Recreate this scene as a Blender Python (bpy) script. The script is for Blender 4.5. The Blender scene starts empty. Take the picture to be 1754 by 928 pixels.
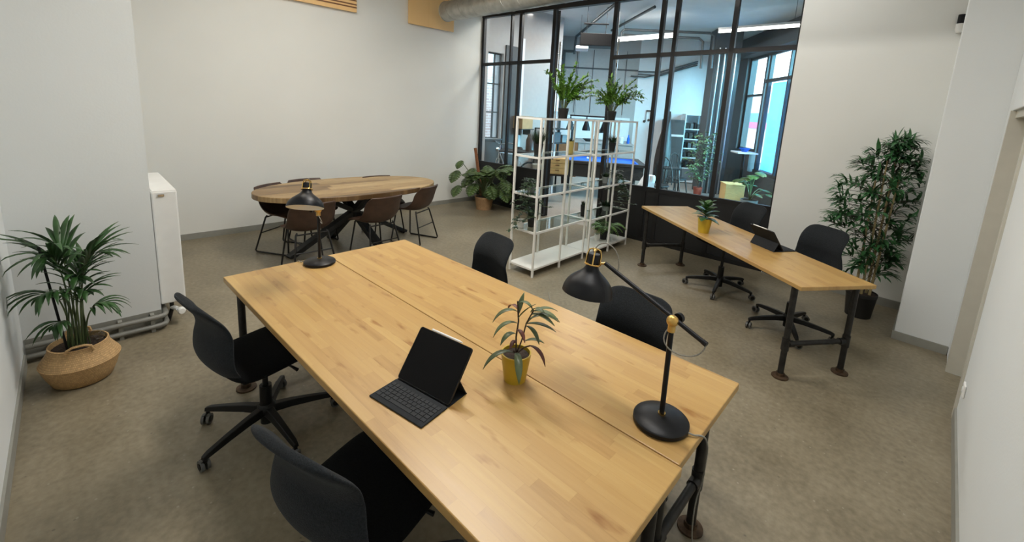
import bpy, bmesh, math, random
from mathutils import Vector, Matrix
random.seed(7)
R = math.radians
sc = bpy.context.scene
COL = sc.collection

# ------------------------------------------------------------------ helpers
class MB:
    """collects shapes; build() links them as ONE mesh object"""
    def __init__(s): s.v = []; s.f = []
    def add(s, vs, fs):
        n = len(s.v); s.v += [tuple(p) for p in vs]; s.f += [tuple(i + n for i in f) for f in fs]; return s
    def box(s, c, d, rot=None):
        x, y, z = d[0]/2, d[1]/2, d[2]/2
        vs = [Vector(p) for p in ((-x,-y,-z),(x,-y,-z),(x,y,-z),(-x,y,-z),(-x,-y,z),(x,-y,z),(x,y,z),(-x,y,z))]
        if rot is not None: vs = [rot @ p for p in vs]
        c = Vector(c)
        return s.add([p + c for p in vs], [(0,3,2,1),(4,5,6,7),(0,1,5,4),(1,2,6,5),(2,3,7,6),(3,0,4,7)])
    def bx(s, x0, x1, y0, y1, z0, z1):
        return s.box(((x0+x1)/2, (y0+y1)/2, (z0+z1)/2), (abs(x1-x0), abs(y1-y0), abs(z1-z0)))
    def cyl(s, p0, p1, r0, r1=None, n=16, caps=True):
        r1 = r0 if r1 is None else r1
        p0, p1 = Vector(p0), Vector(p1); d = (p1-p0).normalized()
        a = d.orthogonal().normalized(); b = d.cross(a)
        vs = []
        for p, r in ((p0, r0), (p1, r1)):
            for i in range(n):
                t = 2*math.pi*i/n; vs.append(p + (a*math.cos(t) + b*math.sin(t))*r)
        fs = [(i, (i+1) % n, n+(i+1) % n, n+i) for i in range(n)]
        if caps: fs += [tuple(range(n))[::-1], tuple(range(n, 2*n))]
        return s.add(vs, fs)
    def bar(s, p0, p1, w, h, up=(0,0,1)):
        """square bar from p0 to p1, w across and h along up"""
        p0, p1 = Vector(p0), Vector(p1); d = (p1-p0); L = d.length; d.normalize()
        u = Vector(up); sd = d.cross(u)
        if sd.length < 1e-4: sd = d.cross(Vector((1,0,0)))
        sd.normalize(); u = sd.cross(d)
        m = Matrix((sd, d, u)).transposed()
        return s.box((p0+p1)/2, (w, L, h), m)
    def tube(s, pts, r, n=10, rr=None, closed=False):
        pts = [Vector(p) for p in pts]; N = len(pts); vs = []
        t0 = (pts[1]-pts[0]).normalized(); a = t0.orthogonal().normalized()
        for i, p in enumerate(pts):
            if closed: t = (pts[(i+1) % N]-pts[i-1]).normalized()
            else: t = (pts[min(i+1, N-1)]-pts[max(i-1, 0)]).normalized()
            a = (a - t*a.dot(t)).normalized(); b = t.cross(a)
            q = rr[i] if rr else r
            for k in range(n):
                w = 2*math.pi*k/n; vs.append(p+(a*math.cos(w)+b*math.sin(w))*q)
        fs = []
        for i in range(N if closed else N-1):
            j = (i+1) % N
            for k in range(n):
                fs.append((i*n+k, i*n+(k+1) % n, j*n+(k+1) % n, j*n+k))
        if not closed: fs += [tuple(range(n))[::-1], tuple(range((N-1)*n, N*n))]
        return s.add(vs, fs)
    def lathe(s, prof, n=32, c=(0,0,0), m=None):
        c = Vector(c); vs = []; fs = []
        for (r, z) in prof:
            for k in range(n):
                t = 2*math.pi*k/n; p = Vector((max(r, 1e-4)*math.cos(t), max(r, 1e-4)*math.sin(t), z))
                if m is not None: p = m @ p
                vs.append(p+c)
        for i in range(len(prof)-1):
            for k in range(n):
                fs.append((i*n+k, i*n+(k+1) % n, (i+1)*n+(k+1) % n, (i+1)*n+k))
        fs.append(tuple(range(n))[::-1]); fs.append(tuple(range((len(prof)-1)*n, len(prof)*n)))
        return s.add(vs, fs)
    def prism(s, poly, z0, z1):
        n = len(poly)
        vs = [(x, y, z0) for x, y in poly]+[(x, y, z1) for x, y in poly]
        return s.add(vs, [tuple(range(n))[::-1], tuple(range(n, 2*n))]+[(i, (i+1) % n, n+(i+1) % n, n+i) for i in range(n)])
    def sphere(s, c, r, n=16, m=10, sz=1.0):
        return s.lathe([(r*math.sin(math.pi*i/m), -r*sz*math.cos(math.pi*i/m)) for i in range(m+1)], n, c)
    def grid(s, P):
        a, b = len(P), len(P[0]); vs = [p for row in P for p in row]
        return s.add(vs, [(i*b+j, i*b+j+1, (i+1)*b+j+1, (i+1)*b+j) for i in range(a-1) for j in range(b-1)])
    def leaf(s, base, d, L, W, droop=0.6, up=(0,0,1), n=6, fold=0.15, shape=1.0, tip=0.0):
        """a curved tapering leaf blade from base along d"""
        p = Vector(base); d = Vector(d).normalized(); up = Vector(up)
        vs = []; fs = []; st = L/n
        for i in range(n+1):
            t = i/n
            w = W*(math.sin(math.pi*min(1, (t*0.93+0.06)**shape)))*0.5 + tip*0
            sd = d.cross(up)
            if sd.length < 1e-3: sd = Vector((1, 0, 0))
            sd.normalize(); nn = sd.cross(d)
            vs += [p - sd*w + nn*w*fold*2, p, p + sd*w + nn*w*fold*2]
            p = p + d*st
            d = (d - Vector((0, 0, 1))*droop*st/L).normalized()
        for i in range(n):
            a = i*3; fs += [(a, a+1, a+4, a+3), (a+1, a+2, a+5, a+4)]
        return s.add(vs, fs)
    def build(s, name, mat, parent=None, smooth=False, bevel=0.0, seg=2, sub=0, solid=0.0, ang=40, recalc=True):
        me = bpy.data.meshes.new(name); me.from_pydata(s.v, [], s.f); me.update()
        if recalc:
            b = bmesh.new(); b.from_mesh(me); bmesh.ops.recalc_face_normals(b, faces=b.faces); b.to_mesh(me); b.free()
        if smooth:
            me.polygons.foreach_set('use_smooth', [True]*len(me.polygons))
            if not sub: me.set_sharp_from_angle(angle=R(ang))
        me.materials.append(mat)
        o = bpy.data.objects.new(name, me); COL.objects.link(o)
        if parent is not None: o.parent = parent
        if solid:
            m = o.modifiers.new('s', 'SOLIDIFY'); m.thickness = solid; m.offset = 0
        if sub:
            m = o.modifiers.new('u', 'SUBSURF'); m.levels = sub; m.render_levels = sub
        if bevel:
            m = o.modifiers.new('b', 'BEVEL'); m.width = bevel; m.segments = seg; m.limit_method = 'ANGLE'; m.angle_limit = R(35)
        return o

def tag(o, label, cat, group=None, kind=None):
    if label: o['label'] = label
    if cat: o['category'] = cat
    if group: o['group'] = group
    if kind: o['kind'] = kind
    return o
def thing(name, label, cat, loc=(0,0,0), rz=0.0, group=None):
    o = bpy.data.objects.new(name, None); o.empty_display_size = .1; COL.objects.link(o)
    o.location = loc; o.rotation_euler = (0, 0, rz)
    return tag(o, label, cat, group)
def struct(name, mb, mat, **k):
    o = mb.build(name, mat, **k); o['kind'] = 'structure'; return o
def dup(root, loc, rz, label, group=None):
    r = root.copy(); COL.objects.link(r); r.location = loc; r.rotation_euler = (0, 0, rz); r['label'] = label
    if group: r['group'] = group
    for ch in list(root.children):
        c = ch.copy(); COL.objects.link(c); c.parent = r
        for g in list(ch.children):
            e = g.copy(); COL.objects.link(e); e.parent = c
    return r

# ------------------------------------------------------------------ materials
def newmat(name):
    m = bpy.data.materials.new(name); m.use_nodes = True
    return m, m.node_tree, m.node_tree.nodes['Principled BSDF']
def N(nt, t, **k):
    n = nt.nodes.new(t)
    for a, b in k.items():
        if a.startswith('i_'): n.inputs[a[2:].replace('_', ' ')].default_value = b
        else: setattr(n, a, b)
    return n
def ramp(nt, fac, stops):
    r = nt.nodes.new('ShaderNodeValToRGB'); e = r.color_ramp.elements
    while len(e) < len(stops): e.new(.5)
    for i, (p, c) in enumerate(stops): e[i].position = p; e[i].color = (*c, 1) if len(c) == 3 else c
    nt.links.new(fac, r.inputs[0]); return r
def coords(nt, scale=(1,1,1), space='Object'):
    tc = nt.nodes.new('ShaderNodeTexCoord'); mp = nt.nodes.new('ShaderNodeMapping'); mp.inputs['Scale'].default_value = scale
    nt.links.new(tc.outputs[space], mp.inputs[0]); return mp.outputs[0]
def plain(name, c, rough=.5, metal=0.0, var=.08, scale=12.0, bump=0.0, bscale=60.0, spec=.5, sheen=0.0, coat=0.0, stretch=(1,1,1)):
    m, nt, b = newmat(name)
    co = coords(nt, stretch)
    nz = N(nt, 'ShaderNodeTexNoise'); nz.inputs['Scale'].default_value = scale; nz.inputs['Detail'].default_value = 4
    nt.links.new(co, nz.inputs['Vector'])
    lo = tuple(max(0, x*(1-var)) for x in c); hi = tuple(min(1, x*(1+var)) for x in c)
    r = ramp(nt, nz.outputs['Fac'], [(.3, lo), (.7, hi)])
    nt.links.new(r.outputs[0], b.inputs['Base Color'])
    b.inputs['Roughness'].default_value = rough; b.inputs['Metallic'].default_value = metal
    b.inputs['Specular IOR Level'].default_value = spec
    if sheen: b.inputs['Sheen Weight'].default_value = sheen
    if coat: b.inputs['Coat Weight'].default_value = coat
    if bump:
        n2 = N(nt, 'ShaderNodeTexNoise'); n2.inputs['Scale'].default_value = bscale; n2.inputs['Detail'].default_value = 3
        nt.links.new(co, n2.inputs['Vector'])
        bp = N(nt, 'ShaderNodeBump'); bp.inputs['Strength'].default_value = bump; bp.inputs['Distance'].default_value = .01
        nt.links.new(n2.outputs['Fac'], bp.inputs['Height']); nt.links.new(bp.outputs[0], b.inputs['Normal'])
    return m
def emit(name, c, s):
    m, nt, b = newmat(name); nt.nodes.remove(b)
    e = N(nt, 'ShaderNodeEmission'); e.inputs[0].default_value = (*c, 1); e.inputs[1].default_value = s
    nt.links.new(e.outputs[0], nt.nodes['Material Output'].inputs[0]); return m
def glassy(name, tint=(.93, .96, .95), refl=1.0, rough=0.0):
    m, nt, b = newmat(name); nt.nodes.remove(b)
    t = N(nt, 'ShaderNodeBsdfTransparent'); t.inputs[0].default_value = (*tint, 1)
    g = N(nt, 'ShaderNodeBsdfGlossy'); g.inputs['Roughness'].default_value = rough
    fr = N(nt, 'ShaderNodeFresnel'); fr.inputs[0].default_value = 1.45
    mu = N(nt, 'ShaderNodeMath', operation='MULTIPLY'); mu.inputs[1].default_value = refl
    nt.links.new(fr.outputs[0], mu.inputs[0])
    ge = N(nt, 'ShaderNodeNewGeometry'); iv = N(nt, 'ShaderNodeMath', operation='SUBTRACT'); iv.inputs[0].default_value = 1; nt.links.new(ge.outputs['Backfacing'], iv.inputs[1])
    m3 = N(nt, 'ShaderNodeMath', operation='MULTIPLY'); nt.links.new(mu.outputs[0], m3.inputs[0]); nt.links.new(iv.outputs[0], m3.inputs[1])
    mx = N(nt, 'ShaderNodeMixShader'); nt.links.new(m3.outputs[0], mx.inputs[0])
    nt.links.new(t.outputs[0], mx.inputs[1]); nt.links.new(g.outputs[0], mx.inputs[2])
    nt.links.new(mx.outputs[0], nt.nodes['Material Output'].inputs[0]); return m

def staves(name, cols, w, L, rough=.35, grain=.25, groove=.12, axis='x', knots=.5, spec=.5, gain=1.0):
    """wood laid in staves of width w and length ~L along local x (or y); every stave its own shade"""
    m, nt, b = newmat(name); lk = nt.links.new
    tc = N(nt, 'ShaderNodeTexCoord'); sp = N(nt, 'ShaderNodeSeparateXYZ'); lk(tc.outputs['Object'], sp.inputs[0])
    X, Y = (sp.outputs['X'], sp.outputs['Y']) if axis == 'x' else (sp.outputs['Y'], sp.outputs['X'])
    def mt(op, a, bb=None):
        n = N(nt, 'ShaderNodeMath', operation=op)
        for i, q in enumerate((a, bb)):
            if q is None: continue
            if isinstance(q, (int, float)): n.inputs[i].default_value = q
            else: lk(q, n.inputs[i])
        return n.outputs[0]
    yv = mt('DIVIDE', Y, w); row = mt('FLOOR', yv)
    wn = N(nt, 'ShaderNodeTexWhiteNoise', noise_dimensions='1D'); lk(row, wn.inputs['W'])
    xv = mt('ADD', mt('DIVIDE', X, L), mt('MULTIPLY', wn.outputs['Value'], 7.3)); cell = mt('FLOOR', xv)
    cb = N(nt, 'ShaderNodeCombineXYZ'); lk(row, cb.inputs[0]); lk(cell, cb.inputs[1])
    w2 = N(nt, 'ShaderNodeTexWhiteNoise', noise_dimensions='3D'); lk(cb.outputs[0], w2.inputs['Vector'])
    # grain: noise stretched along the stave, shifted per stave
    gv = N(nt, 'ShaderNodeCombineXYZ')
    lk(mt('ADD', mt('MULTIPLY', X, 3.0), mt('MULTIPLY', w2.outputs['Value'], 37.0)), gv.inputs[0])
    lk(mt('ADD', mt('MULTIPLY', Y, 45.0), mt('MULTIPLY', row, 3.7)), gv.inputs[1])
    gn = N(nt, 'ShaderNodeTexNoise'); gn.inputs['Scale'].default_value = 1.0; gn.inputs['Detail'].default_value = 5; gn.inputs['Roughness'].default_value = .6
    lk(gv.outputs[0], gn.inputs['Vector'])
    kv = N(nt, 'ShaderNodeCombineXYZ'); lk(mt('ADD', mt('MULTIPLY', X, 5.0), mt('MULTIPLY', w2.outputs['Value'], 11.0)), kv.inputs[0]); lk(mt('MULTIPLY', Y, 16.0), kv.inputs[1])
    kn = N(nt, 'ShaderNodeTexNoise'); kn.inputs['Scale'].default_value = 1.0; kn.inputs['Detail'].default_value = 3; lk(kv.outputs[0], kn.inputs['Vector'])
    vv = mt('ADD', mt('MULTIPLY', w2.outputs['Value'], 1-grain), mt('MULTIPLY', gn.outputs['Fac'], grain))
    vv = mt('ADD', mt('MULTIPLY', mt('SUBTRACT', vv, .5), gain), .5)
    r = ramp(nt, vv, [(i/(len(cols)-1), c) for i, c in enumerate(cols)])
    kr = ramp(nt, kn.outputs['Fac'], [(.0, (1,1,1)), (.62, (1,1,1)), (.76, (1-.35*knots, 1-.5*knots, 1-.65*knots))])
    mx = N(nt, 'ShaderNodeMix', data_type='RGBA', blend_type='MULTIPLY'); mx.inputs[0].default_value = 1
    lk(r.outputs[0], mx.inputs[6]); lk(kr.outputs[0], mx.inputs[7])
    fy = mt('ABSOLUTE', mt('SUBTRACT', mt('FRACT', yv), .5)); fx = mt('ABSOLUTE', mt('SUBTRACT', mt('FRACT', xv), .5))
    gr = mt('MAXIMUM', mt('GREATER_THAN', fy, .5-.0007/w), mt('GREATER_THAN', fx, .5-.0007/L))
    m2 = N(nt, 'ShaderNodeMix', data_type='RGBA', blend_type='MULTIPLY'); lk(mt('MULTIPLY', gr, groove*3), m2.inputs[0])
    lk(mx.outputs[2], m2.inputs[6]); m2.inputs[7].default_value = (.45, .36, .26, 1)
    lk(m2.outputs[2], b.inputs['Base Color'])
    rr = mt('ADD', mt('MULTIPLY', gn.outputs['Fac'], .15), rough-.07); lk(rr, b.inputs['Roughness'])
    b.inputs['Specular IOR Level'].default_value = spec
    return m

def concrete(name, cols, rough=(.28, .5)):
    m, nt, b = newmat(name); lk = nt.links.new
    co = coords(nt)
    n1 = N(nt, 'ShaderNodeTexNoise'); n1.inputs['Scale'].default_value = .9; n1.inputs['Detail'].default_value = 6; n1.inputs['Roughness'].default_value = .62; lk(co, n1.inputs['Vector'])
    n2 = N(nt, 'ShaderNodeTexNoise'); n2.inputs['Scale'].default_value = 30; n2.inputs['Detail'].default_value = 4; lk(co, n2.inputs['Vector'])
    mx = N(nt, 'ShaderNodeMath', operation='MULTIPLY_ADD'); lk(n2.outputs['Fac'], mx.inputs[0]); mx.inputs[1].default_value = .35
    ad = N(nt, 'ShaderNodeMath', operation='MULTIPLY'); lk(n1.outputs['Fac'], ad.inputs[0]); ad.inputs[1].default_value = .75; lk(ad.outputs[0], mx.inputs[2])
    r = ramp(nt, mx.outputs[0], [(.38, cols[0]), (.55, cols[1]), (.72, cols[2])])
    vo = N(nt, 'ShaderNodeTexVoronoi'); vo.inputs['Scale'].default_value = 26; lk(co, vo.inputs['Vector'])
    vr = ramp(nt, vo.outputs['Distance'], [(.0, (1,1,1)), (.10, (1,1,1)), (.16, (0,0,0))])
    wn = N(nt, 'ShaderNodeTexWhiteNoise'); lk(vo.outputs['Color'], wn.inputs['Vector'])
    gt = N(nt, 'ShaderNodeMath', operation='GREATER_THAN'); gt.inputs[1].default_value = .82; lk(wn.outputs['Value'], gt.inputs[0])
    mm = N(nt, 'ShaderNodeMath', operation='MULTIPLY'); lk(vr.outputs[0], mm.inputs[0]); lk(gt.outputs[0], mm.inputs[1])
    m2 = N(nt, 'ShaderNodeMath', operation='MULTIPLY'); lk(mm.outputs[0], m2.inputs[0]); m2.inputs[1].default_value = .4
    spk = N(nt, 'ShaderNodeMix', data_type='RGBA'); lk(m2.outputs[0], spk.inputs[0]); lk(r.outputs[0], spk.inputs[6]); spk.inputs[7].default_value = (.42, .39, .32, 1)
    v2 = N(nt, 'ShaderNodeTexVoronoi'); v2.inputs['Scale'].default_value = 17; lk(co, v2.inputs['Vector'])
    v2r = ramp(nt, v2.outputs['Distance'], [(.0, (1,1,1)), (.07, (1,1,1)), (.12, (0,0,0))])
    w2 = N(nt, 'ShaderNodeTexWhiteNoise'); lk(v2.outputs['Color'], w2.inputs['Vector'])
    g2 = N(nt, 'ShaderNodeMath', operation='GREATER_THAN'); g2.inputs[1].default_value = .8; lk(w2.outputs['Value'], g2.inputs[0])
    m3 = N(nt, 'ShaderNodeMath', operation='MULTIPLY'); lk(v2r.outputs[0], m3.inputs[0]); lk(g2.outputs[0], m3.inputs[1])
    m4 = N(nt, 'ShaderNodeMath', operation='MULTIPLY'); lk(m3.outputs[0], m4.inputs[0]); m4.inputs[1].default_value = .45
    sp2 = N(nt, 'ShaderNodeMix', data_type='RGBA'); lk(m4.outputs[0], sp2.inputs[0]); lk(spk.outputs[2], sp2.inputs[6]); sp2.inputs[7].default_value = (.045, .04, .03, 1)
    lk(sp2.outputs[2], b.inputs['Base Color'])
    rr = N(nt, 'ShaderNodeMapRange'); lk(n1.outputs['Fac'], rr.inputs[0]); rr.inputs[1].default_value = .3; rr.inputs[2].default_value = .7
    rr.inputs[3].default_value = rough[0]; rr.inputs[4].default_value = rough[1]; lk(rr.outputs[0], b.inputs['Roughness'])
    bp = N(nt, 'ShaderNodeBump'); bp.inputs['Strength'].default_value = .12; bp.inputs['Distance'].default_value = .004
    lk(n2.outputs['Fac'], bp.inputs['Height']); lk(bp.outputs[0], b.inputs['Normal'])
    return m

M = {}
M['wall'] = plain('wall_paint', (.765, .77, .735), .75, var=.015, scale=1.5, bump=.05, bscale=90)
M['wall_cool'] = plain('wall_paint_grey_white', (.71, .735, .735), .75, var=.015, scale=1.5, bump=.05, bscale=90)
M['trimgrey'] = plain('grey_skirting_paint', (.27, .27, .24), .5, var=.06)
M['pipegrey'] = plain('grey_pipe_paint', (.20, .20, .18), .4)
M['beige'] = plain('beige_frame_paint', (.50, .48, .41), .45, var=.03)
M['whitegloss'] = plain('white_gloss_paint', (.80, .80, .78), .35, var=.02)
M['floor'] = concrete('polished_concrete', [(.13, .107, .068), (.215, .182, .122), (.30, .258, .182)])
M['hallfloor'] = concrete('hall_concrete', [(.28, .25, .22), (.38, .35, .31), (.47, .44, .40)], (.3, .5))
M['ceil'] = plain('ceiling_paint', (.66, .66, .64), .8, var=.04, scale=3)
M['block'] = staves('butcher_block', [(.30, .165, .050), (.42, .25, .085), (.47, .295, .103), (.54, .36, .135)], .044, .46, .33, grain=.62, groove=.06, knots=1.1, gain=1.25)
M['mango'] = staves('mango_planks', [(.10, .055, .022), (.24, .145, .060), (.37, .245, .108), (.50, .355, .175)], .125, 1.3, .4, grain=.62, groove=.2, axis='y', knots=1.2, gain=2.3)
M['ply'] = staves('pine_panel', [(.80, .48, .19), (.86, .55, .24), (.90, .60, .28)], .18, 3.0, .5, grain=.6, groove=.12, axis='y', knots=.3)
M['crate'] = plain('pine_crate', (.62, .40, .16), .55, var=.15, scale=14, stretch=(1, 8, 8))
M['pipe'] = plain('black_steel_pipe', (.030, .029, .028), .42, .6, var=.3, scale=25)
M['rust'] = plain('rusty_flange', (.075, .045, .025), .6, .5, var=.4, scale=40)
M['blackmetal'] = plain('black_powder_coat', (.006, .006, .007), .45, .0, var=.1, spec=.25)
M['lampblack'] = plain('lamp_black', (.004, .0045, .0065), .40, .0, var=.1, spec=.28)
M['lampwhite'] = plain('lamp_inside_white', (.78, .77, .72), .4, var=.02)
M['brass'] = plain('brass', (.72, .47, .16), .25, 1.0, var=.08)
M['brassdull'] = plain('brass_joint', (.60, .38, .11), .38, .8, var=.1)
M['fabric'] = plain('charcoal_fabric', (.0045, .005, .0055), .95, var=.35, scale=160, bump=.3, bscale=260, spec=.15)
M['fabricback'] = plain('grey_fabric', (.013, .0155, .018), .95, var=.4, scale=180, bump=.35, bscale=260, spec=.2, sheen=.05)
M['plastic'] = plain('black_plastic', (.006, .006, .006), .45, var=.1, spec=.3)
M['caster'] = plain('grey_caster_tread', (.10, .10, .095), .5, var=.1)
M['leather'] = plain('brown_leather', (.050, .024, .014), .48, var=.2, scale=18, bump=.08, bscale=120)
M['chairframe'] = plain('black_chair_frame', (.012, .011, .010), .4, .3)
M['spider'] = plain('dark_steel_table_leg', (.030, .031, .032), .5, .4, var=.2)
M['shelfwhite'] = plain('white_shelf_metal', (.78, .77, .73), .4, var=.02)
M['glass'] = glassy('window_glass', (.975, .985, .98))
M['shelfglass'] = glassy('shelf_glass', (.80, .86, .84), 1.2)
M['bulb'] = glassy('clear_globe_glass', (.9, .9, .88), 1.8)
M['potblack'] = plain('black_pot', (.010, .010, .010), .5, var=.2)
M['potyellow'] = plain('mustard_pot', (.47, .32, .025), .38, var=.08)
M['potgold'] = plain('yellow_tall_pot', (.42, .32, .09), .5, var=.1)
M['potwhite'] = plain('white_pot', (.75, .75, .72), .4)
M['potgrey'] = plain('grey_pot', (.22, .24, .24), .5)
M['potred'] = plain('red_pot', (.42, .085, .055), .5)
M['soil'] = plain('soil', (.030, .018, .012), .95, var=.5, scale=50, bump=.6, bscale=80)
def leafmat(name, c, rough=.42, var=.45, scale=9.0):
    m = plain(name, c, rough, var=var, scale=scale); return m
M['palm'] = leafmat('palm_leaf', (.024, .075, .016))
M['monstera'] = leafmat('monstera_leaf', (.060, .105, .026), .35)
M['bamboo'] = leafmat('bamboo_leaf', (.030, .110, .034), .5)
M['cane'] = plain('bamboo_cane', (.34, .27, .13), .5, var=.25, scale=20)
M['fern'] = leafmat('bright_fern_leaf', (.17, .33, .06), .5)
M['fernmid'] = leafmat('mid_green_fern_leaf', (.095, .19, .035), .5)
M['grass'] = leafmat('dark_grass_blade', (.016, .045, .014), .5)
M['ivy'] = leafmat('ivy_leaf', (.018, .042, .016), .45)
M['herb'] = leafmat('olive_leaf', (.085, .115, .050), .42)
M['herbred'] = plain('red_brown_leaf', (.12, .035, .025), .45, var=.3)
M['rubber'] = leafmat('rubbery_leaf', (.045, .115, .030), .3)
M['tree'] = leafmat('hall_tree_leaf', (.10, .17, .075), .5)
M['stemg'] = plain('green_stem', (.07, .10, .035), .5)
M['stemb'] = plain('brown_stem', (.055, .035, .022), .6)
M['moss'] = plain('coir_pole', (.22, .085, .035), .9, var=.3, scale=60, bump=.5)
M['cable'] = plain('grey_fabric_cable', (.24, .23, .20), .8, var=.2, scale=200)
M['screen'] = plain('dark_screen_glass', (.002, .002, .0025), .12, var=.01, spec=.12)
M['folio'] = plain('dark_grey_folio', (.018, .020, .023), .8, var=.12, scale=80, spec=.2)
M['key'] = plain('grey_keycap', (.026, .028, .031), .7, spec=.2)
M['alu'] = plain('aluminium', (.55, .55, .56), .3, .9)
M['chrome'] = plain('chrome', (.75, .75, .76), .12, 1.0, var=.02)
M['duct'] = plain('galvanised_duct', (.42, .42, .39), .38, .75, var=.18, scale=10)
M['blackframe'] = plain('black_window_steel', (.008, .008, .009), .45, .1)
M['blackpanel'] = plain('black_lower_panel', (.009, .0095, .011), .5)
M['hallwall'] = plain('hall_wall', (.40, .385, .375), .8, var=.03)
M['hallwhite'] = plain('hall_white_wall', (.74, .76, .78), .8, var=.02)
M['pier'] = plain('hall_dark_pier', (.070, .076, .080), .7)
M['blue'] = plain('pool_cloth_blue', (.015, .13, .62), .85, var=.04)
M['darkwood'] = plain('dark_wood', (.020, .013, .010), .45, var=.3, scale=15, stretch=(1, 6, 6))
M['brownwood'] = plain('brown_counter_wood', (.20, .085, .035), .5, var=.2, scale=12, stretch=(1, 6, 6))
M['greytop'] = plain('grey_counter_top', (.34, .32, .31), .4)
M['tube'] = emit('fluorescent_tube', (1.0, .97, .90), 14)
M['tubew'] = plain('tube_housing', (.75, .75, .75), .5)
M['conduit'] = plain('grey_conduit', (.085, .095, .10), .5, .4)
M['cardboard'] = plain('cardboard', (.47, .32, .16), .8)

def basketmat(name, c, scale):
    m, nt, b = newmat(name); lk = nt.links.new
    tc = N(nt, 'ShaderNodeTexCoord'); sp = N(nt, 'ShaderNodeSeparateXYZ'); lk(tc.outputs['Object'], sp.inputs[0])
    at = N(nt, 'ShaderNodeMath', operation='ARCTAN2'); lk(sp.outputs['Y'], at.inputs[0]); lk(sp.outputs['X'], at.inputs[1])
    cb = N(nt, 'ShaderNodeCombineXYZ'); mu = N(nt, 'ShaderNodeMath', operation='MULTIPLY'); mu.inputs[1].default_value = 22; lk(at.outputs[0], mu.inputs[0])
    mz = N(nt, 'ShaderNodeMath', operation='MULTIPLY'); mz.inputs[1].default_value = scale; lk(sp.outputs['Z'], mz.inputs[0])
    lk(mu.outputs[0], cb.inputs[0]); lk(mz.outputs[0], cb.inputs[1])
    br = N(nt, 'ShaderNodeTexBrick'); br.inputs['Scale'].default_value = 1; br.inputs['Mortar Size'].default_value = .06; br.inputs['Brick Width'].default_value = 1.2; br.inputs['Row Height'].default_value = .8
    br.inputs['Color1'].default_value = (*[x*.85 for x in c], 1); br.inputs['Color2'].default_value = (*[min(1, x*1.15) for x in c], 1); br.inputs['Mortar'].default_value = (*[x*.55 for x in c], 1)
    lk(cb.outputs[0], br.inputs['Vector']); lk(br.outputs['Color'], b.inputs['Base Color'])
    bp = N(nt, 'ShaderNodeBump'); bp.inputs['Strength'].default_value = .5; bp.inputs['Distance'].default_value = .006; bp.invert = True
    lk(br.outputs['Fac'], bp.inputs['Height']); lk(bp.outputs[0], b.inputs['Normal']); b.inputs['Roughness'].default_value = .75
    return m
M['basket'] = basketmat('seagrass_weave', (.52, .33, .15), 75)
M['pottery'] = plain('tan_woven_pot', (.40, .245, .125), .8, var=.15, scale=40, bump=.2)
def brickmat():
    m, nt, b = newmat('outside_brick'); lk = nt.links.new
    tc = N(nt, 'ShaderNodeTexCoord'); sp = N(nt, 'ShaderNodeSeparateXYZ'); lk(tc.outputs['Object'], sp.inputs[0])
    cb = N(nt, 'ShaderNodeCombineXYZ'); lk(sp.outputs['Y'], cb.inputs[0]); lk(sp.outputs['Z'], cb.inputs[1])
    br = N(nt, 'ShaderNodeTexBrick'); br.inputs['Scale'].default_value = 1; br.inputs['Brick Width'].default_value = .25; br.inputs['Row Height'].default_value = .08; br.inputs['Mortar Size'].default_value = .012
    br.inputs['Color1'].default_value = (.50, .36, .33, 1); br.inputs['Color2'].default_value = (.62, .52, .50, 1); br.inputs['Mortar'].default_value = (.72, .71, .72, 1)
    lk(cb.outputs[0], br.inputs['Vector']); lk(br.outputs['Color'], b.inputs['Base Color']); b.inputs['Roughness'].default_value = .9
    return m
M['brick'] = brickmat()
# ------------------------------------------------------------------ frames of reference
def yaw_fr(ox, oy, deg):
    c, s = math.cos(R(deg)), math.sin(R(deg))
    return lambda a, b, z=0.0: Vector((ox + c*a - s*b, oy + s*a + c*b, z))
PART = yaw_fr(-6.55, 5.52, 4.0)            # along the glazed partition, b = into the hall
HALL = yaw_fr(0, 0, 37.7)                   # the hall beyond is turned against the room
ZC = 3.95

# ------------------------------------------------------------------ room shell
def poly_slab(name, pts, z0, z1, mat):
    return struct(name, MB().prism([(p[0], p[1]) for p in pts], z0, z1), mat)
pl0, pl1 = PART(-.35, .03), PART(7.2, .03)
poly_slab('floor', [(-6.9, -.5), (.62, -.5), (.62, pl1.y), (pl1.x, pl1.y), (pl0.x, pl0.y)], -.12, 0, M['floor'])
poly_slab('ceiling', [(-6.9, -.5), (.62, -.5), (.62, 6.05), (-6.9, 5.6)], ZC, ZC+.12, M['ceil'])
struct('wall_left', MB().bx(-6.85, -6.55, .36, 5.55, 0, ZC), M['wall'])
struct('wall_pier', MB().bx(-6.85, -4.15, -.5, .36, 0, ZC), M['wall_cool'])
struct('wall_near', MB().bx(-4.15, .62, -.5, -.35, 0, ZC), M['wall_cool'])
rw = MB(); rw.bx(.32, .62, -.35, 3.87, 0, ZC)
struct('wall_right', rw, M['wall_cool'])
struct('wall_right_far', MB().bx(.28, .62, 4.65, 4.97, 0, ZC).bx(.28, .62, 3.87, 4.65, 2.015, ZC), M['wall_cool'], bevel=.006)
struct('trim_1', MB().bx(.272, .60, 4.60, 4.6499, 0, 2.015).bx(.30, .60, 3.8701, 4.60, 1.965, 2.0149), M['beige'])
struct('trim_2', MB().bx(.308, .40, 3.84, 3.915, 0, 1.965), M['beige'], bevel=.004)
dr = struct('door_1', MB().bx(.46, .50, 3.87, 4.62, .01, 2.0), M['whitegloss'])
struct('pillar', MB().bx(-.075, .62, 4.97, 6.02, 0, ZC), M['wall_cool'], bevel=.008)
struct('wall_back', MB().bx(-1.412, -.075, 5.83, 6.0, 0, ZC), M['wall'])
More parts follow.
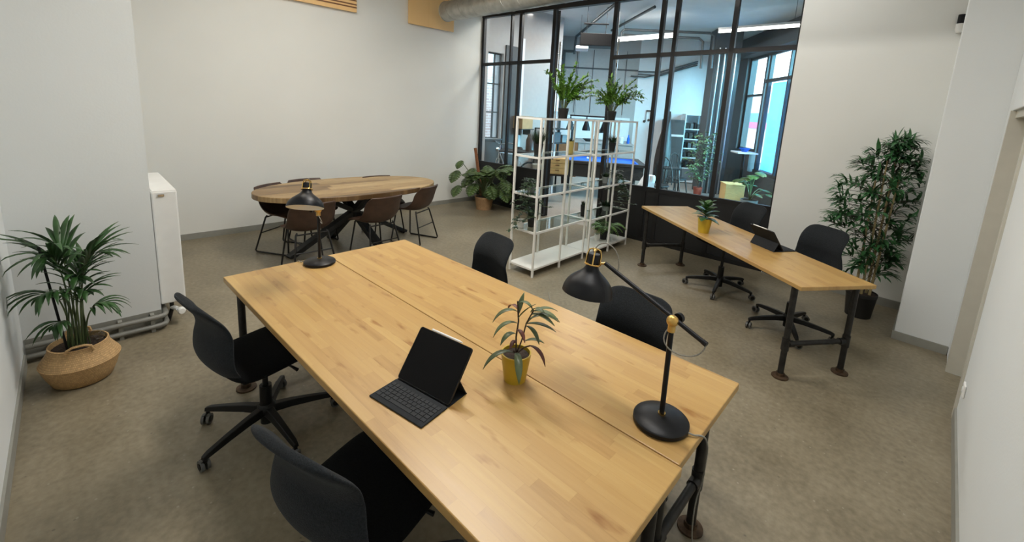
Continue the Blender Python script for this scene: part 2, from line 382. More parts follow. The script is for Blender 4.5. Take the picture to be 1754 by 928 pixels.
def band(name, pts, h, d=.012, mat=None):
    m = MB()
    for (a, b) in zip(pts[:-1], pts[1:]):
        m.bar((a[0], a[1], h/2), (b[0], b[1], h/2), d, h)
    return struct(name, m, mat or M['trimgrey'])
band('baseboard_left', [(-6.545, .37), (-6.545, 5.50)], .075)
band('baseboard_near', [(-4.06, -.345), (.31, -.345)], .085)
band('baseboard_right', [(.314, -.33), (.314, 3.84)], .085)
band('baseboard_back', [(-1.40, 5.824), (-.08, 5.824)], .085)
band('baseboard_pillar', [(-.082, 5.82), (-.082, 4.963), (.275, 4.963)], .075)
# wall plug points
def socket(name, loc, rz, label):
    t = thing(name, label, 'socket', loc, rz)
    MB().box((0, 0, 0), (.08, .012, .08)).build('cover_plate', M['whitegloss'], t, bevel=.004)
    MB().cyl((0, -.004, 0), (0, -.009, 0), .02, n=20).build('outlet', M['wall_cool'], t, smooth=True)
    return t
socket('wall_socket', (.313, 3.66, .30), R(-90), 'white wall socket low on the right white wall near the doorway')
socket('wall_socket', (-2.02, -.343, .30), R(180), 'white wall socket low on the wall at the left picture edge')

# pipes running along the pier's foot
t = thing('heating_pipe', 'pair of grey heating pipes along the foot of the left pier', 'pipe', (-4.10, 0, 0))
for z in (.045, .115):
    MB().tube([(0, -.34, z), (0, .34, z), (-.012, .372, z), (-.05, .385, z), (-.25, .385, z)], .018, 12).build('pipe_run', M['pipegrey'], t, smooth=True)
for y in (-.2, .12, .30):
    MB().bx(-.048, .0, y-.012, y+.012, .0, .14).build('bracket', M['trimgrey'], t)
MB().bx(-.049, -.045, -.345, .36, 0, .15).build('backing_board', M['trimgrey'], t)

# radiator on the pier's far face
t = thing('radiator', 'white panel radiator jutting out behind the left pier', 'radiator', (-4.20, .365, .0))
MB().bx(-.96, 0, .003, .158, .165, 1.065).build('body', M['whitegloss'], t, bevel=.010)
MB().bx(-.955, -.005, .012, .154, 1.063, 1.069).build('top_grille', M['whitegloss'], t)
MB().box((.004, .06, 1.035), (.010, .04, .02)).build('clip', M['chrome'], t, bevel=.003)
m = MB(); m.cyl((0, .115, .20), (.014, .115, .20), .017, n=16); m.build('vent_plug', M['chrome'], t, smooth=True)
m = MB(); m.tube([(-.05, .07, .17), (-.05, .07, .1), (-.05, .05, .03), (-.05, .04, .001)], .014); m.build('supply_pipe', M['pipe'], t, smooth=True)
m = MB(); m.cyl((-.05, .07, .11), (.0, .10, .105), .016); m.lathe([(.0, -.02), (.022, -.02), (.027, .0), (.027, .04), (.02, .055), (0, .055)], 18, (.03, .115, .10), Matrix.Rotation(R(80), 3, 'Y'))
m.build('valve', M['whitegloss'], t, smooth=True)

# wooden panels high on the left wall
def wood_panel(y0, y1, label):
    t = thing('wooden_wall_panel', label, 'panel', (-6.549, y0, 3.07))
    MB().bx(.03, .05, 0, y1-y0, 0, .85).build('board', M['ply'], t)
    MB().bx(0, .0299, .02, y1-y0-.02, .02, .83).build('batten', M['ply'], t)
    return t
p = wood_panel(1.15, 3.056, 'pale wooden panel high on left wall with grooved lower edge')
for z in (.055, .095, .15):
    MB().bx(.0501, .053, 0, 1.906, z, z+.018).build('groove', M['brownwood'], p)
wood_panel(3.913, 4.80, 'plain pale wooden panel behind the end of the round duct')

# ventilation duct in front of the glazing
t = thing('ventilation_duct', 'round galvanised ventilation duct running under the ceiling before the glazing', 'duct', (-6.16, 4.40, 3.30))
MB().cyl((0, 0, 0), (6.3, 0, 0), .150, n=40, caps=False).build('duct_tube', M['duct'], t, smooth=True)
m = MB()
m.tube([(.02+6.25*k/600, .150*math.cos(k*2*math.pi/30), .150*math.sin(k*2*math.pi/30)) for k in range(601)], .004, 6)
m.build('spiral_seam', M['duct'], t, smooth=True)
m = MB(); m.lathe([(.12, 0), (.152, 0), (.158, .01), (.152, .02), (.12, .02)], 40, (-.005, 0, 0), Matrix.Rotation(R(90), 3, 'Y')); m.build('end_collar', M['duct'], t, smooth=True)
m = MB(); m.cyl((.03, 0, 0), (.04, 0, 0), .146, n=32); m.build('end_plate', M['blackframe'], t)
for x in (1.2, 3.2, 5.2):
    MB().bx(x-.012, x+.012, -.003, .003, .15, .65).build('hanger', M['duct'], t)
# sensor at the top right
t = thing('motion_sensor', 'small white sensor with black cap high on the back wall', 'sensor', PART(0,0).__class__((-.105, 5.80, 2.80)))
MB().lathe([(0, -.05), (.025, -.05), (.034, -.02), (.034, .03), (0, .03)], 18).build('housing', M['whitegloss'], t, smooth=True)
MB().lathe([(0, .03), (.03, .03), (.03, .11), (0, .11)], 18).build('cap', M['blackmetal'], t, smooth=True)
MB().bx(-.012, .012, .0, .029, -.01, .06).build('mount', M['blackmetal'], t)

# ------------------------------------------------------------------ glazed partition
zt = lambda s: 2.60 + .019*s
zs = lambda s: .755 + .009*s
def pbar(m, s0, z0, s1, z1, w=.05, d=.06, off=0.0):
    a, b = PART(s0, off, z0), PART(s1, off, z1)
    if abs(s0-s1) < 1e-6: m.bar(a, b, w, d, up=(-math.sin(R(4)), math.cos(R(4)), 0))
    else: m.bar(a, b, d, w)
def ppanel(m, s0, s1, za, zb, d):
    """slab between s0 and s1; za, zb functions of s"""
    vs = []
    for o in (-d/2, d/2):
        vs += [PART(s0, o, za(s0)), PART(s1, o, za(s1)), PART(s1, o, zb(s1)), PART(s0, o, zb(s0))]
    m.add(vs, [(0,1,2,3), (7,6,5,4), (0,4,5,1), (1,5,6,2), (2,6,7,3), (3,7,4,0)])
Hh = 3.44
def bay(name, bars, s0, s1):
    m = MB()
    for s, w in bars: pbar(m, s, 0, s, Hh, w)
    pbar(m, s0, zt(s0), s1, zt(s1), .055)
    pbar(m, s0, zs(s0), s1, zs(s1), .06)
    pbar(m, s0, .03, s1, .03, .06)
    f = struct(name, m, M['blackframe'])
    pm = MB(); ppanel(pm, s0, s1, lambda s: .0, zs, .03); pm.build('lower_panel', M['blackpanel'], f)
    ss = [b[0] for b in bars]
    for a, b in zip(ss[:-1], ss[1:]):
        for lo, hi in ((zs, zt), (zt, lambda s: Hh)):
            g = MB(); ppanel(g, a, b, lo, hi, .008); g.build('pane', M['glass'], f)
    return f
bay('window_1', [(.02, .06), (.72, .034), (.935, .06), (1.655, .062)], 0, 1.655)
bay('window_2', [(2.765, .062), (3.49, .055), (3.69, .055), (4.43, .055), (5.16, .06), (6.3, .06)], 2.765, 6.3)
hd = MB(); pbar(hd, 0, Hh+.05, 6.3, Hh+.05, .12, .09); struct('trim_3', hd, M['blackframe'])
up = MB(); ppanel(up, -.2, 7.0, lambda s: Hh+.11, lambda s: ZC, .10); struct('wall_partition_top', up, M['wall'])
# the two leaves of the open doorway, swung into the hall
def leaf_door(name, hs, ang, w, mirror):
    o = PART(hs, .04); fr = yaw_fr(o.x, o.y, ang)
    m = MB(); z1 = Hh-.02
    for a in (.03, w-.03): m.bar(fr(a, 0, .01), fr(a, 0, z1), .05, .04, up=fr(0, 1)-fr(0, 0))
    for z in (.05, .80, 2.60, z1-.03): m.bar(fr(0, 0, z), fr(w, 0, z), .04, .06)
    f = struct(name, m, M['blackframe'])
    a, b, u = fr(.03, 0, .42), fr(w-.03, 0, .42), None
    g = MB(); g.bar(a, b, .02, .72); g.build('lower_panel', M['blackpanel'], f)
    for z0, z1_ in ((.82, 2.58), (2.62, z1-.06)):
        g = MB(); g.bar(fr(.03, 0, (z0+z1_)/2), fr(w-.03, 0, (z0+z1_)/2), .008, z1_-z0); g.build('pane', M['glass'], f)
    h = MB(); h.cyl(fr(w-.09, .05, .95), fr(w-.09, .05, 3.0), .014, n=12); h.cyl(fr(w-.09, -.05, .95), fr(w-.09, -.05, 3.0), .014, n=12)
    for z in (1.1, 2.8): h.cyl(fr(w-.09, -.05, z), fr(w-.09, .05, z), .008)
    h.build('pull_handle', M['chrome'], f, smooth=True)
    return f
leaf_door('door_2', 1.70, 131, .52, 1)
leaf_door('door_3', 2.72, 118, .52, -1)
# ------------------------------------------------------------------ work desks with butcher-block tops
def desk(label, ox, oy, deg, L, W, ztop, th, notch=False, legs=((.10, .10), (.10, .10)), group=None):
    t = thing('work_desk', label, 'desk', (ox, oy, 0), R(deg), group)
    pts = [(0, 0), (L, 0), (L, W), (0, W)]
    MB().prism(pts, ztop-th, ztop).build('desktop', M['block'], t, bevel=.004)
    for e, x in enumerate((legs[0][0], L-legs[1][0])):
        for w in (legs[e][1], W-legs[e][1]):
            m = MB(); m.cyl((x, w, .012), (x, w, ztop-th), .021, n=18)
            for z in (.262,): m.cyl((x, w, z-.045), (x, w, z+.045), .0265, n=18)
            lg = m.build('leg', M['pipe'], t, smooth=True)
            MB().lathe([(0, 0), (.056, 0), (.056, .009), (.03, .014), (.028, .035), (0, .035)], 24, (x, w, 0)).build('flange', M['rust'], lg, smooth=True)
        y0, y1 = legs[e][1]+.02, W-legs[e][1]-.02
        m = MB(); m.cyl((x, y0, .262), (x, y1, .262), .019, n=16); m.cyl((x, y0, .262), (x, y0+.04, .262), .025, n=16); m.cyl((x, y1-.04, .262), (x, y1, .262), .025, n=16)
        m.build('crossbar', M['pipe'], t, smooth=True)
    return t
TD, TX, TY, TZ = 1.89, -3.022, .562, .7274
TB = yaw_fr(TX, TY, TD)
HW = .6295
desk('long near-side butcher-block desk carrying the open tablet and far lamp', TX, TY, TD, 2.602, HW, TZ, .035, legs=((.10, .06), (.05, .09)), group=None)
o2 = TB(0, HW+.0035)
desk('butcher-block desk behind the seam carrying the tall near desk lamp', o2.x, o2.y, TD, 2.590, HW, TZ, .035, legs=((.10, .10), (.085, .10)))
DK = yaw_fr(-2.574, 4.801, -35.14)
desk('angled butcher-block desk by the glazing with a small yellow plant pot', -2.574, 4.801, -35.14, 2.466, .622, .745, .03, legs=((.075, .05), (.10, .05)))

# ------------------------------------------------------------------ swivel chairs
def shell_grid(prof, nu, curve, off=0.0):
    """prof: list of (y, z, half-width, corner, forward-curve); returns a grid of points"""
    P = []
    for (y, z, hw, cv) in prof:
        row = []
        for i in range(nu+1):
            u = -1+2*i/nu
            row.append((u*hw, y+cv*u*u, z))
        P.append(row)
    return P
def interp(ks, n):
    """Catmull-Rom through key tuples"""
    out = []; K = [ks[0]]+list(ks)+[ks[-1]]
    for i in range(len(ks)-1):
        a, b, c, d = K[i:i+4]
        for j in range(n):
            t = j/n
            out.append(tuple(.5*((2*b[k])+(-a[k]+c[k])*t+(2*a[k]-5*b[k]+4*c[k]-d[k])*t*t+(-a[k]+3*b[k]-3*c[k]+d[k])*t**3) for k in range(len(b))))
    out.append(tuple(ks[-1])); return out
def pad(P, th):
    """thick padded sheet from a grid of points, with rounded rim"""
    a, b = len(P), len(P[0]); m = MB()
    Nn = [[None]*b for _ in range(a)]
    for i in range(a):
        for j in range(b):
            du = Vector(P[min(i+1, a-1)][j])-Vector(P[max(i-1, 0)][j]); dv = Vector(P[i][min(j+1, b-1)])-Vector(P[i][max(j-1, 0)])
            n = du.cross(dv); Nn[i][j] = n.normalized() if n.length > 1e-9 else Vector((0, 0, 1))
    def e(i, j):
        d = min(i, a-1-i, j, b-1-j); return (.35, .85, 1.0)[min(d, 2)]
    top = [[Vector(P[i][j])+Nn[i][j]*th/2*e(i, j) for j in range(b)] for i in range(a)]
    bot = [[Vector(P[i][j])-Nn[i][j]*th/2*e(i, j) for j in range(b)] for i in range(a)]
    m.grid(top); n0 = len(m.v); m.add([p for r in bot for p in r], [(i*b+j, (i+1)*b+j, (i+1)*b+j+1, i*b+j+1) for i in range(a-1) for j in range(b-1)])
    rim = [(0, j) for j in range(b)]+[(i, b-1) for i in range(1, a)]+[(a-1, j) for j in range(b-2, -1, -1)]+[(i, 0) for i in range(a-2, 0, -1)]
    for k in range(len(rim)):
        p, q = rim[k], rim[(k+1) % len(rim)]
        m.f.append((p[0]*b+p[1], n0+p[0]*b+p[1], n0+q[0]*b+q[1], q[0]*b+q[1]))
    return m
def swivel_chair(name, label, loc, face, lift=0.0, base=0.0):
    t = thing(name, label, 'chair', (loc[0], loc[1], 0), R(face-90))
    z = lift
    # seat: front at +y
    seat = interp([(.245, .440+z, .155, -.01), (.225, .462+z, .205, -.01), (.14, .473+z, .232, 0), (0, .463+z, .238, 0), (-.13, .455+z, .234, 0), (-.20, .470+z, .222, .01), (-.235, .505+z, .208, .03)], 4)
    pad(shell_grid(seat, 12, 0), .042).build('seat', M['fabric'], t, smooth=True, sub=1)
    back = interp([(-.212, .458+z, .17, .03), (-.243, .495+z, .215, .045), (-.272, .55+z, .233, .05), (-.270, .62+z, .222, .048), (-.254, .69+z, .208, .038), (-.268, .76+z, .208, .028), (-.304, .82+z, .199, .018), (-.324, .850+z, .170, .012), (-.334, .866+z, .118, .008)], 4)
    pad(shell_grid(back, 12, 0), .030).build('backrest', M['fabricback'], t, smooth=True, sub=1)
    MB().box((0, -.02, .428+z), (.20, .24, .028)).build('seat_plate', M['plastic'], t, bevel=.008)
    m = MB(); m.tube([(.06, .03, .425+z), (.19, .05, .425+z), (.235, .06, .418+z)], .006, 8, rr=[.006, .006, .009]); m.build('height_lever', M['plastic'], t, smooth=True)
    m = MB(); m.cyl((0, 0, .035), (0, 0, .26), .033, .030, 20); m.cyl((0, 0, .25), (0, 0, .43+z), .0145, n=16); m.build('gas_lift', M['plastic'], t, smooth=True)
    MB().lathe([(0, .085), (.036, .085), (.046, .105), (.046, .135), (.034, .15), (0, .15)], 24).build('hub', M['plastic'], t, smooth=True)
    for k in range(5):
        A = R(base+72*k); c, s = math.cos(A), math.sin(A)
        f = lambda q, zz, w=0: (c*q-s*w, s*q+c*w, zz)
        m = MB()
        secs = [(.03, .115, .026, .022), (.12, .112, .023, .019), (.23, .100, .020, .016), (.325, .086, .017, .013), (.352, .078, .013, .010)]
        P = []
        for (q, zz, w, hh) in secs: P += [f(q, zz-hh, -w), f(q, zz-hh, w), f(q, zz+hh, w*.7), f(q, zz+hh, -w*.7)]
        fs = [(0, 1, 2, 3), (16, 17, 18, 19)]
        for i in range(4):
            for j in range(4): fs.append((i*4+j, i*4+(j+1) % 4, i*4+4+(j+1) % 4, i*4+4+j))
        m.add(P, fs); m.cyl(f(.34, .085), f(.34, .05), .010, n=10)
        lg = m.build('leg', M['plastic'], t, smooth=True, bevel=.004)
        m = MB(); B = A+.9*(k-2)
        cx, cy = c*.34+.016*math.cos(B), s*.34+.016*math.sin(B); px, py = -math.sin(B), math.cos(B)
        for sg in (-1, 1):
            m.cyl((cx+px*.006*sg, cy+py*.006*sg, .0295), (cx+px*.020*sg, cy+py*.020*sg, .0295), .029, n=20)
        cs = m.build('caster', M['caster'], t, smooth=True)
        m = MB(); m.cyl((cx-px*.0235, cy-py*.0235, .0295), (cx+px*.0235, cy+py*.0235, .0295), .017, n=14); m.box((cx, cy, .047), (.03, .03, .018), Matrix.Rotation(B, 3, 'Z')); m.build('wheel_cover', M['plastic'], cs, smooth=True)
    return t
swivel_chair('office_chair', 'charcoal swivel chair at the near desk, beside the radiator end', (-2.48, .62), 99, 0, -75)
swivel_chair('office_chair', 'charcoal swivel chair nearest the viewer, tucked under the near desk', (-1.29, .645), 106, 0, 50)
swivel_chair('office_chair', 'black swivel chair behind the far desk, in front of the white shelving', (-2.385, 1.915), -95, 0, 10)
swivel_chair('office_chair', 'black swivel chair behind the tall near desk lamp', (-1.07, 1.82), -86, 0, 33)
swivel_chair('office_chair', 'dark grey swivel chair at the angled desk, beside the bamboo', (-.78, 4.36), -118, .08, 215)
swivel_chair('office_chair', 'dark swivel chair at the angled desk, against the black panel', (-1.56, 4.83), -121, .09, -12)

# ------------------------------------------------------------------ oval table
OX, OY, OA, OB = -5.29, 2.42, 1.12, .60
t = thing('oval_table', 'oval mango-wood table on a dark crossed-beam frame by the left wall', 'table', (OX, OY, 0))
pts = [(OB*math.copysign(abs(math.cos(a))**.95, math.cos(a)), OA*math.copysign(abs(math.sin(a))**.95, math.sin(a))) for a in [2*math.pi*k/96 for k in range(96)]]
MB().prism(pts, .700, .760).build('tabletop', M['mango'], t, bevel=.006, smooth=True)
for (fx, fy) in ((.10, -.82), (-.12, .80), (.42, .16), (-.40, -.14)):
    m = MB(); m.bar((fx, fy, .0), (-fx*.62, -fy*.62, .70), .105, .055)
    lg = m.build('leg', M['spider'], t, bevel=.004)
MB().box((0, 0, .692), (.30, .9, .014)).build('mounting_plate', M['spider'], t)

# ------------------------------------------------------------------ brown bucket chairs
def bucket_chair():
    t = thing('bucket_chair', '', 'chair')
    ks = [(.235, .425, .19, 0, 0), (.215, .452, .222, 0, .0), (.10, .458, .236, .0, .02), (-.03, .448, .240, .015, .05), (-.12, .462, .240, .03, .085), (-.185, .515, .238, .055, .09), (-.222, .60, .236, .075, .06), (-.245, .685, .230, .07, .02), (-.264, .750, .218, .05, 0), (-.270, .772, .195, .035, 0)]
    P = []
    for (y, z, hw, cv, lift) in interp(ks, 4):
        P.append([(-1*hw+2*hw*i/14, y+cv*abs(-1+2*i/14)**2.4, z+lift*abs(-1+2*i/14)**3) for i in range(15)])
    pad(P, .026).build('seat_shell', M['leather'], t, smooth=True, sub=1)
    m = MB()
    for row in (P[6],): pass
    st = MB(); st.tube([(p[0]*.97, p[1]+.0, p[2]+.006) for p in P[-3]], .003, 6); st.build('top_seam', M['leather'], t, smooth=True)
    for s in (-1, 1):
        x0, x1 = .16*s, .215*s
        pts = [(x0*.9, .16, .44), (x0, .17, .425), (x1, .205, .03), (x1, .195, .012), (x1, .175, .011), (x1, -.20, .011), (x1, -.225, .014), (x1, -.235, .03), (x0, -.13, .42), (x0*.9, -.12, .44)]
        m = MB(); m.tube(pts, .0095, 10); m.build('sled_leg', M['chairframe'], t, smooth=True)
    for a, b, r in (((-.19, -.175, .235), (.19, -.175, .235), .007), ((-.16, .17, .425), (.16, .17, .425), .008), ((-.16, -.13, .42), (.16, -.13, .42), .008)):
        m = MB(); m.cyl(a, b, r); m.build('cross_rail', M['chairframe'], t, smooth=True)
    return t
b0 = bucket_chair()
spots = [(-5.53, 1.69, 32, 'brown leather bucket chair at the wall-side end of the oval table, nearest the radiator'),
         (-5.69, 2.07, 4, 'brown bucket chair on the wall side of the oval table, middle of three backs'),
         (-5.52, 2.95, -4, 'brown bucket chair behind the oval table, wall-side back nearest the monstera'),
         (-4.76, 1.67, 178, 'brown bucket chair on the near side of the oval table, behind the far desk lamp'),
         (-4.68, 2.40, 186, 'brown bucket chair tucked into the middle of the oval table near side'),
         (-4.97, 3.10, 205, 'brown bucket chair pulled out at the right end of the oval table')]
for i, (x, y, f, lab) in enumerate(spots):
    if i == 0: b0.location = (x, y, 0); b0.rotation_euler = (0, 0, R(f-90)); b0['label'] = lab; b0['group'] = 'brown chairs around the oval table'
    else: dup(b0, (x, y, 0), R(f-90), lab)

# ------------------------------------------------------------------ white shelving
SHZ = (.10, .515, .92, 1.34, 1.75)
def shelf_unit(label, ox, oy, deg):
    t = thing('shelf_unit', label, 'shelf', (ox, oy, 0), R(deg), 'white metal shelving units')
    L, D, w = 1.0, .36, .020
    for x in (0, .5, 1.0):
        for y in (0, D):
            xx = min(max(x, w/2), L-w/2); yy = min(max(y, w/2), D-w/2)
            MB().bx(xx-w/2, xx+w/2, yy-w/2, yy+w/2, 0, 1.75).build('post', M['shelfwhite'], t)
    for i, z in enumerate(SHZ):
        m = MB()
        for y in (w/2, D-w/2): m.bx(w, L-w, y-w/2+.001, y+w/2-.001, z-.022, z-.001)
        for x in (w/2, L-w/2): m.bx(x-w/2+.001, x+w/2-.001, w, D-w, z-.022, z-.001)
        f = m.build('shelf_frame', M['shelfwhite'], t)
        if i == 0: MB().bx(w+.001, L-w-.001, w+.001, D-w-.001, z-.020, z).build('metal_shelf', M['shelfwhite'], f)
        else: MB().bx(w+.001, L-w-.001, w+.001, D-w-.001, z-.007, z).build('glass_shelf', M['shelfglass'], f)
    return t
S1 = yaw_fr(-3.049, 3.399, 92.72); S2 = yaw_fr(-3.035, 4.407, 92.72)
shelf_unit('open white metal and glass shelf unit nearer the desks', -3.049, 3.399, 92.72)
shelf_unit('open white metal and glass shelf unit nearer the glazing', -3.035, 4.407, 92.72)
# ------------------------------------------------------------------ desk lamps
def bez(p0, p1, p2, n=12, p3=None):
    p0, p1, p2 = Vector(p0), Vector(p1), Vector(p2); o = []
    for i in range(n+1):
        t = i/n
        if p3 is None: o.append(p0*(1-t)**2+p1*2*t*(1-t)+p2*t*t)
        else: o.append(p0*(1-t)**3+p1*3*t*(1-t)**2+p2*3*t*t*(1-t)+Vector(p3)*t**3)
    return o
def desk_lamp(label, base, J, U, T, B, Wk, cord):
    """base on the desk top; J joint, U upper arm end, T/B shade top and mouth centre (world), Wk tail length"""
    bx_, by_, bz = base; L = lambda p: Vector(p)-Vector(base)
    t = thing('desk_lamp', label, 'lamp', base)
    MB().lathe([(0, 0), (.094, 0), (.100, .004), (.100, .017), (.094, .022), (.05, .030), (.012, .036), (0, .036)], 48).build('base', M['lampblack'], t, smooth=True, ang=30)
    Jl, Ul, Tl, Bl = L(J), L(U), L(T), L(B)
    m = MB(); m.cyl((0, 0, .03), Jl-Vector((0, 0, .035)), .0095, n=18); m.build('pole', M['lampblack'], t, smooth=True)
    MB().lathe([(0, .035), (.014, .035), (.014, .042), (0, .042)], 18).build('collar', M['brass'], t, smooth=True)
    m = MB(); MB.sphere(m, Jl, .021, 20, 12); m.cyl(Jl-Vector((0, 0, .040)), Jl, .0135, n=18)
    d = (Ul-Jl).normalized(); side = d.cross(Vector((0, 0, 1))).normalized(); off = side*.020
    m.cyl(Jl, Jl+off, .012, n=16); jt = m.build('joint', M['brassdull'], t, smooth=True)
    m = MB(); m.cyl(Jl+off*1.75, Jl+off*2.5, .018, n=24); m.build('knob', M['lampblack'], jt, smooth=True)
    a0, a1 = Jl+off-d*Wk, Ul+off*.6
    m = MB(); m.cyl(a0, a1, .0085, n=16); m.cyl(a0-d*.004, a0+d*.012, .0098, n=16); m.build('arm', M['lampblack'], t, smooth=True)
    ax = (Bl-Tl).normalized(); H = (Bl-Tl).length; q = ax.to_track_quat('Z', 'Y').to_matrix()
    prof = [(0, .02*H), (.020, .02*H), (.0245, .05*H), (.0255, .29*H), (.029, .37*H), (.040, .455*H), (.061, .56*H), (.082, .67*H), (.096, .79*H), (.103, .91*H), (.105, 1.0*H)]
    S = MB(); pr_ = interp(prof, 3); n = 48
    outer = [[Tl+q @ Vector((r*math.cos(2*math.pi*k/n), r*math.sin(2*math.pi*k/n), z)) for k in range(n+1)] for r, z in pr_]
    S.grid(outer); sh = S.build('lamp_shade', M['lampblack'], t, smooth=True, ang=60)
    I = MB(); inn = [[Tl+q @ Vector((max(r-.0035, .0)*math.cos(2*math.pi*k/n), max(r-.0035, 0)*math.sin(2*math.pi*k/n), z)) for k in range(n+1)] for r, z in pr_[8:]]
    I.grid(inn); I.grid([[Tl+q @ Vector(((.104-e)*math.cos(2*math.pi*k/n), (.104-e)*math.sin(2*math.pi*k/n), H)) for k in range(n+1)] for e in (0, .0035)])
    I.build('shade_lining', M['lampwhite'], sh, smooth=True)
    b = MB(); MB.sphere(b, Tl+ax*.62*H, .028, 20, 12); b.cyl(Tl+ax*.3*H, Tl+ax*.55*H, .016); b.build('bulb', M['lampwhite'], sh, smooth=True)
    # brass ring and cage round the neck
    c = MB(); zr = .27*H
    c.tube([Tl+q @ Vector((.031*math.cos(2*math.pi*k/28), .031*math.sin(2*math.pi*k/28), zr)) for k in range(28)], .0038, 8, closed=True)
    c.build('brass_ring', M['brass'], t, smooth=True)
    c = MB()
    for k in range(4):
        an = math.pi/4+k*math.pi/2; rv = lambda r, z: Tl+q @ Vector((r*math.cos(an), r*math.sin(an), z))
        c.tube([rv(.0285, zr), rv(.028, .06*H), rv(.022, -.07*H), rv(.008, -.10*H)], .0036, 7)
    c.cyl(Tl-ax*.12*H, Tl-ax*.06*H, .010, n=16)
    c.build('brass_cage', M['brass'], t, smooth=True)
    rp = Tl+ax*zr; e = (a1-rp).normalized()
    c = MB(); c.tube([rp+e*.030, (rp+e*.030+a1)/2, a1+d*.0], .0055, 10); c.build('brass_yoke', M['brass'], t, smooth=True)
    # fabric cable: shade -> arm, tail -> pole
    tp = Tl-ax*.10*H
    m = MB(); m.tube(bez(tp, tp+Vector((0, 0, .055))+e*.02, a1-d*.05+Vector((0, 0, .10))+e*.03, 18, a1-d*.060+off*.55), .0026, 8); m.build('shade_cable', M['cable'], t, smooth=True)
    pl = Jl-Vector((0, 0, .05)); tv = -off*1.2
    m = MB(); m.tube(bez(a0, a0-Vector((0, 0, .075))-d*.015+tv, pl-Vector((0, 0, .09))+d*.05+tv*2, 20, pl+Vector((0, 0, .01))+d*.014), .0026, 8); m.build('joint_cable', M['cable'], t, smooth=True)
    m = MB(); m.tube([L(p) for p in cord], .0032, 8); m.build('power_cable', M['cable'], t, smooth=True)
    return t
def smoothpath(pts, n=8): return [Vector(p) for p in interp([tuple(p) for p in pts], n)]
e1 = lambda s, w, z=0.0: TB(s, w, z)
lb = Vector((-.592, 1.420, TZ))
ce = [tuple(e1(*q)) for q in ((2.556, .785, TZ+.012), (2.575, .795, TZ+.007), (2.588, .812, TZ+.004), (2.600, .835, TZ-.012), (2.602, .87, TZ-.06), (2.590, .93, .59), (2.572, 1.0, .48), (2.556, 1.06, .38), (2.542, 1.10, .30), (2.535, 1.09, .235), (2.54, 1.06, .18), (2.545, 1.05, .12), (2.552, 1.05, .06), (2.565, 1.045, .012), (2.59, 1.03, .0045), (2.63, 1.0, .0045))]
desk_lamp('tall black desk lamp with brass joint at the near end of the desk', lb, (-.597, 1.424, 1.128), (-.927, 1.464, 1.233), (-.966, 1.452, 1.272), (-.971, 1.430, 1.102), .125, smoothpath(ce))
fb = Vector((-2.918, 1.092, TZ))
cf = [(fb.x-.07, fb.y-.065, TZ+.012), (fb.x-.085, fb.y-.09, TZ+.005)] + [tuple(e1(*q)) for q in ((.03, .44, TZ+.0042), (.001, .432, TZ+.0042), (-.007, .43, TZ-.05), (-.006, .42, .5), (-.008, .44, .2), (-.03, .45, .0045), (-.2, .5, .0045))]
desk_lamp('black desk lamp at the far end of the desk with its shade turned towards us', fb, (-2.916, 1.092, 1.10), (-2.735, .995, 1.238), (-2.762, .975, 1.318), (-2.713, .940, 1.174), .09, smoothpath(cf))

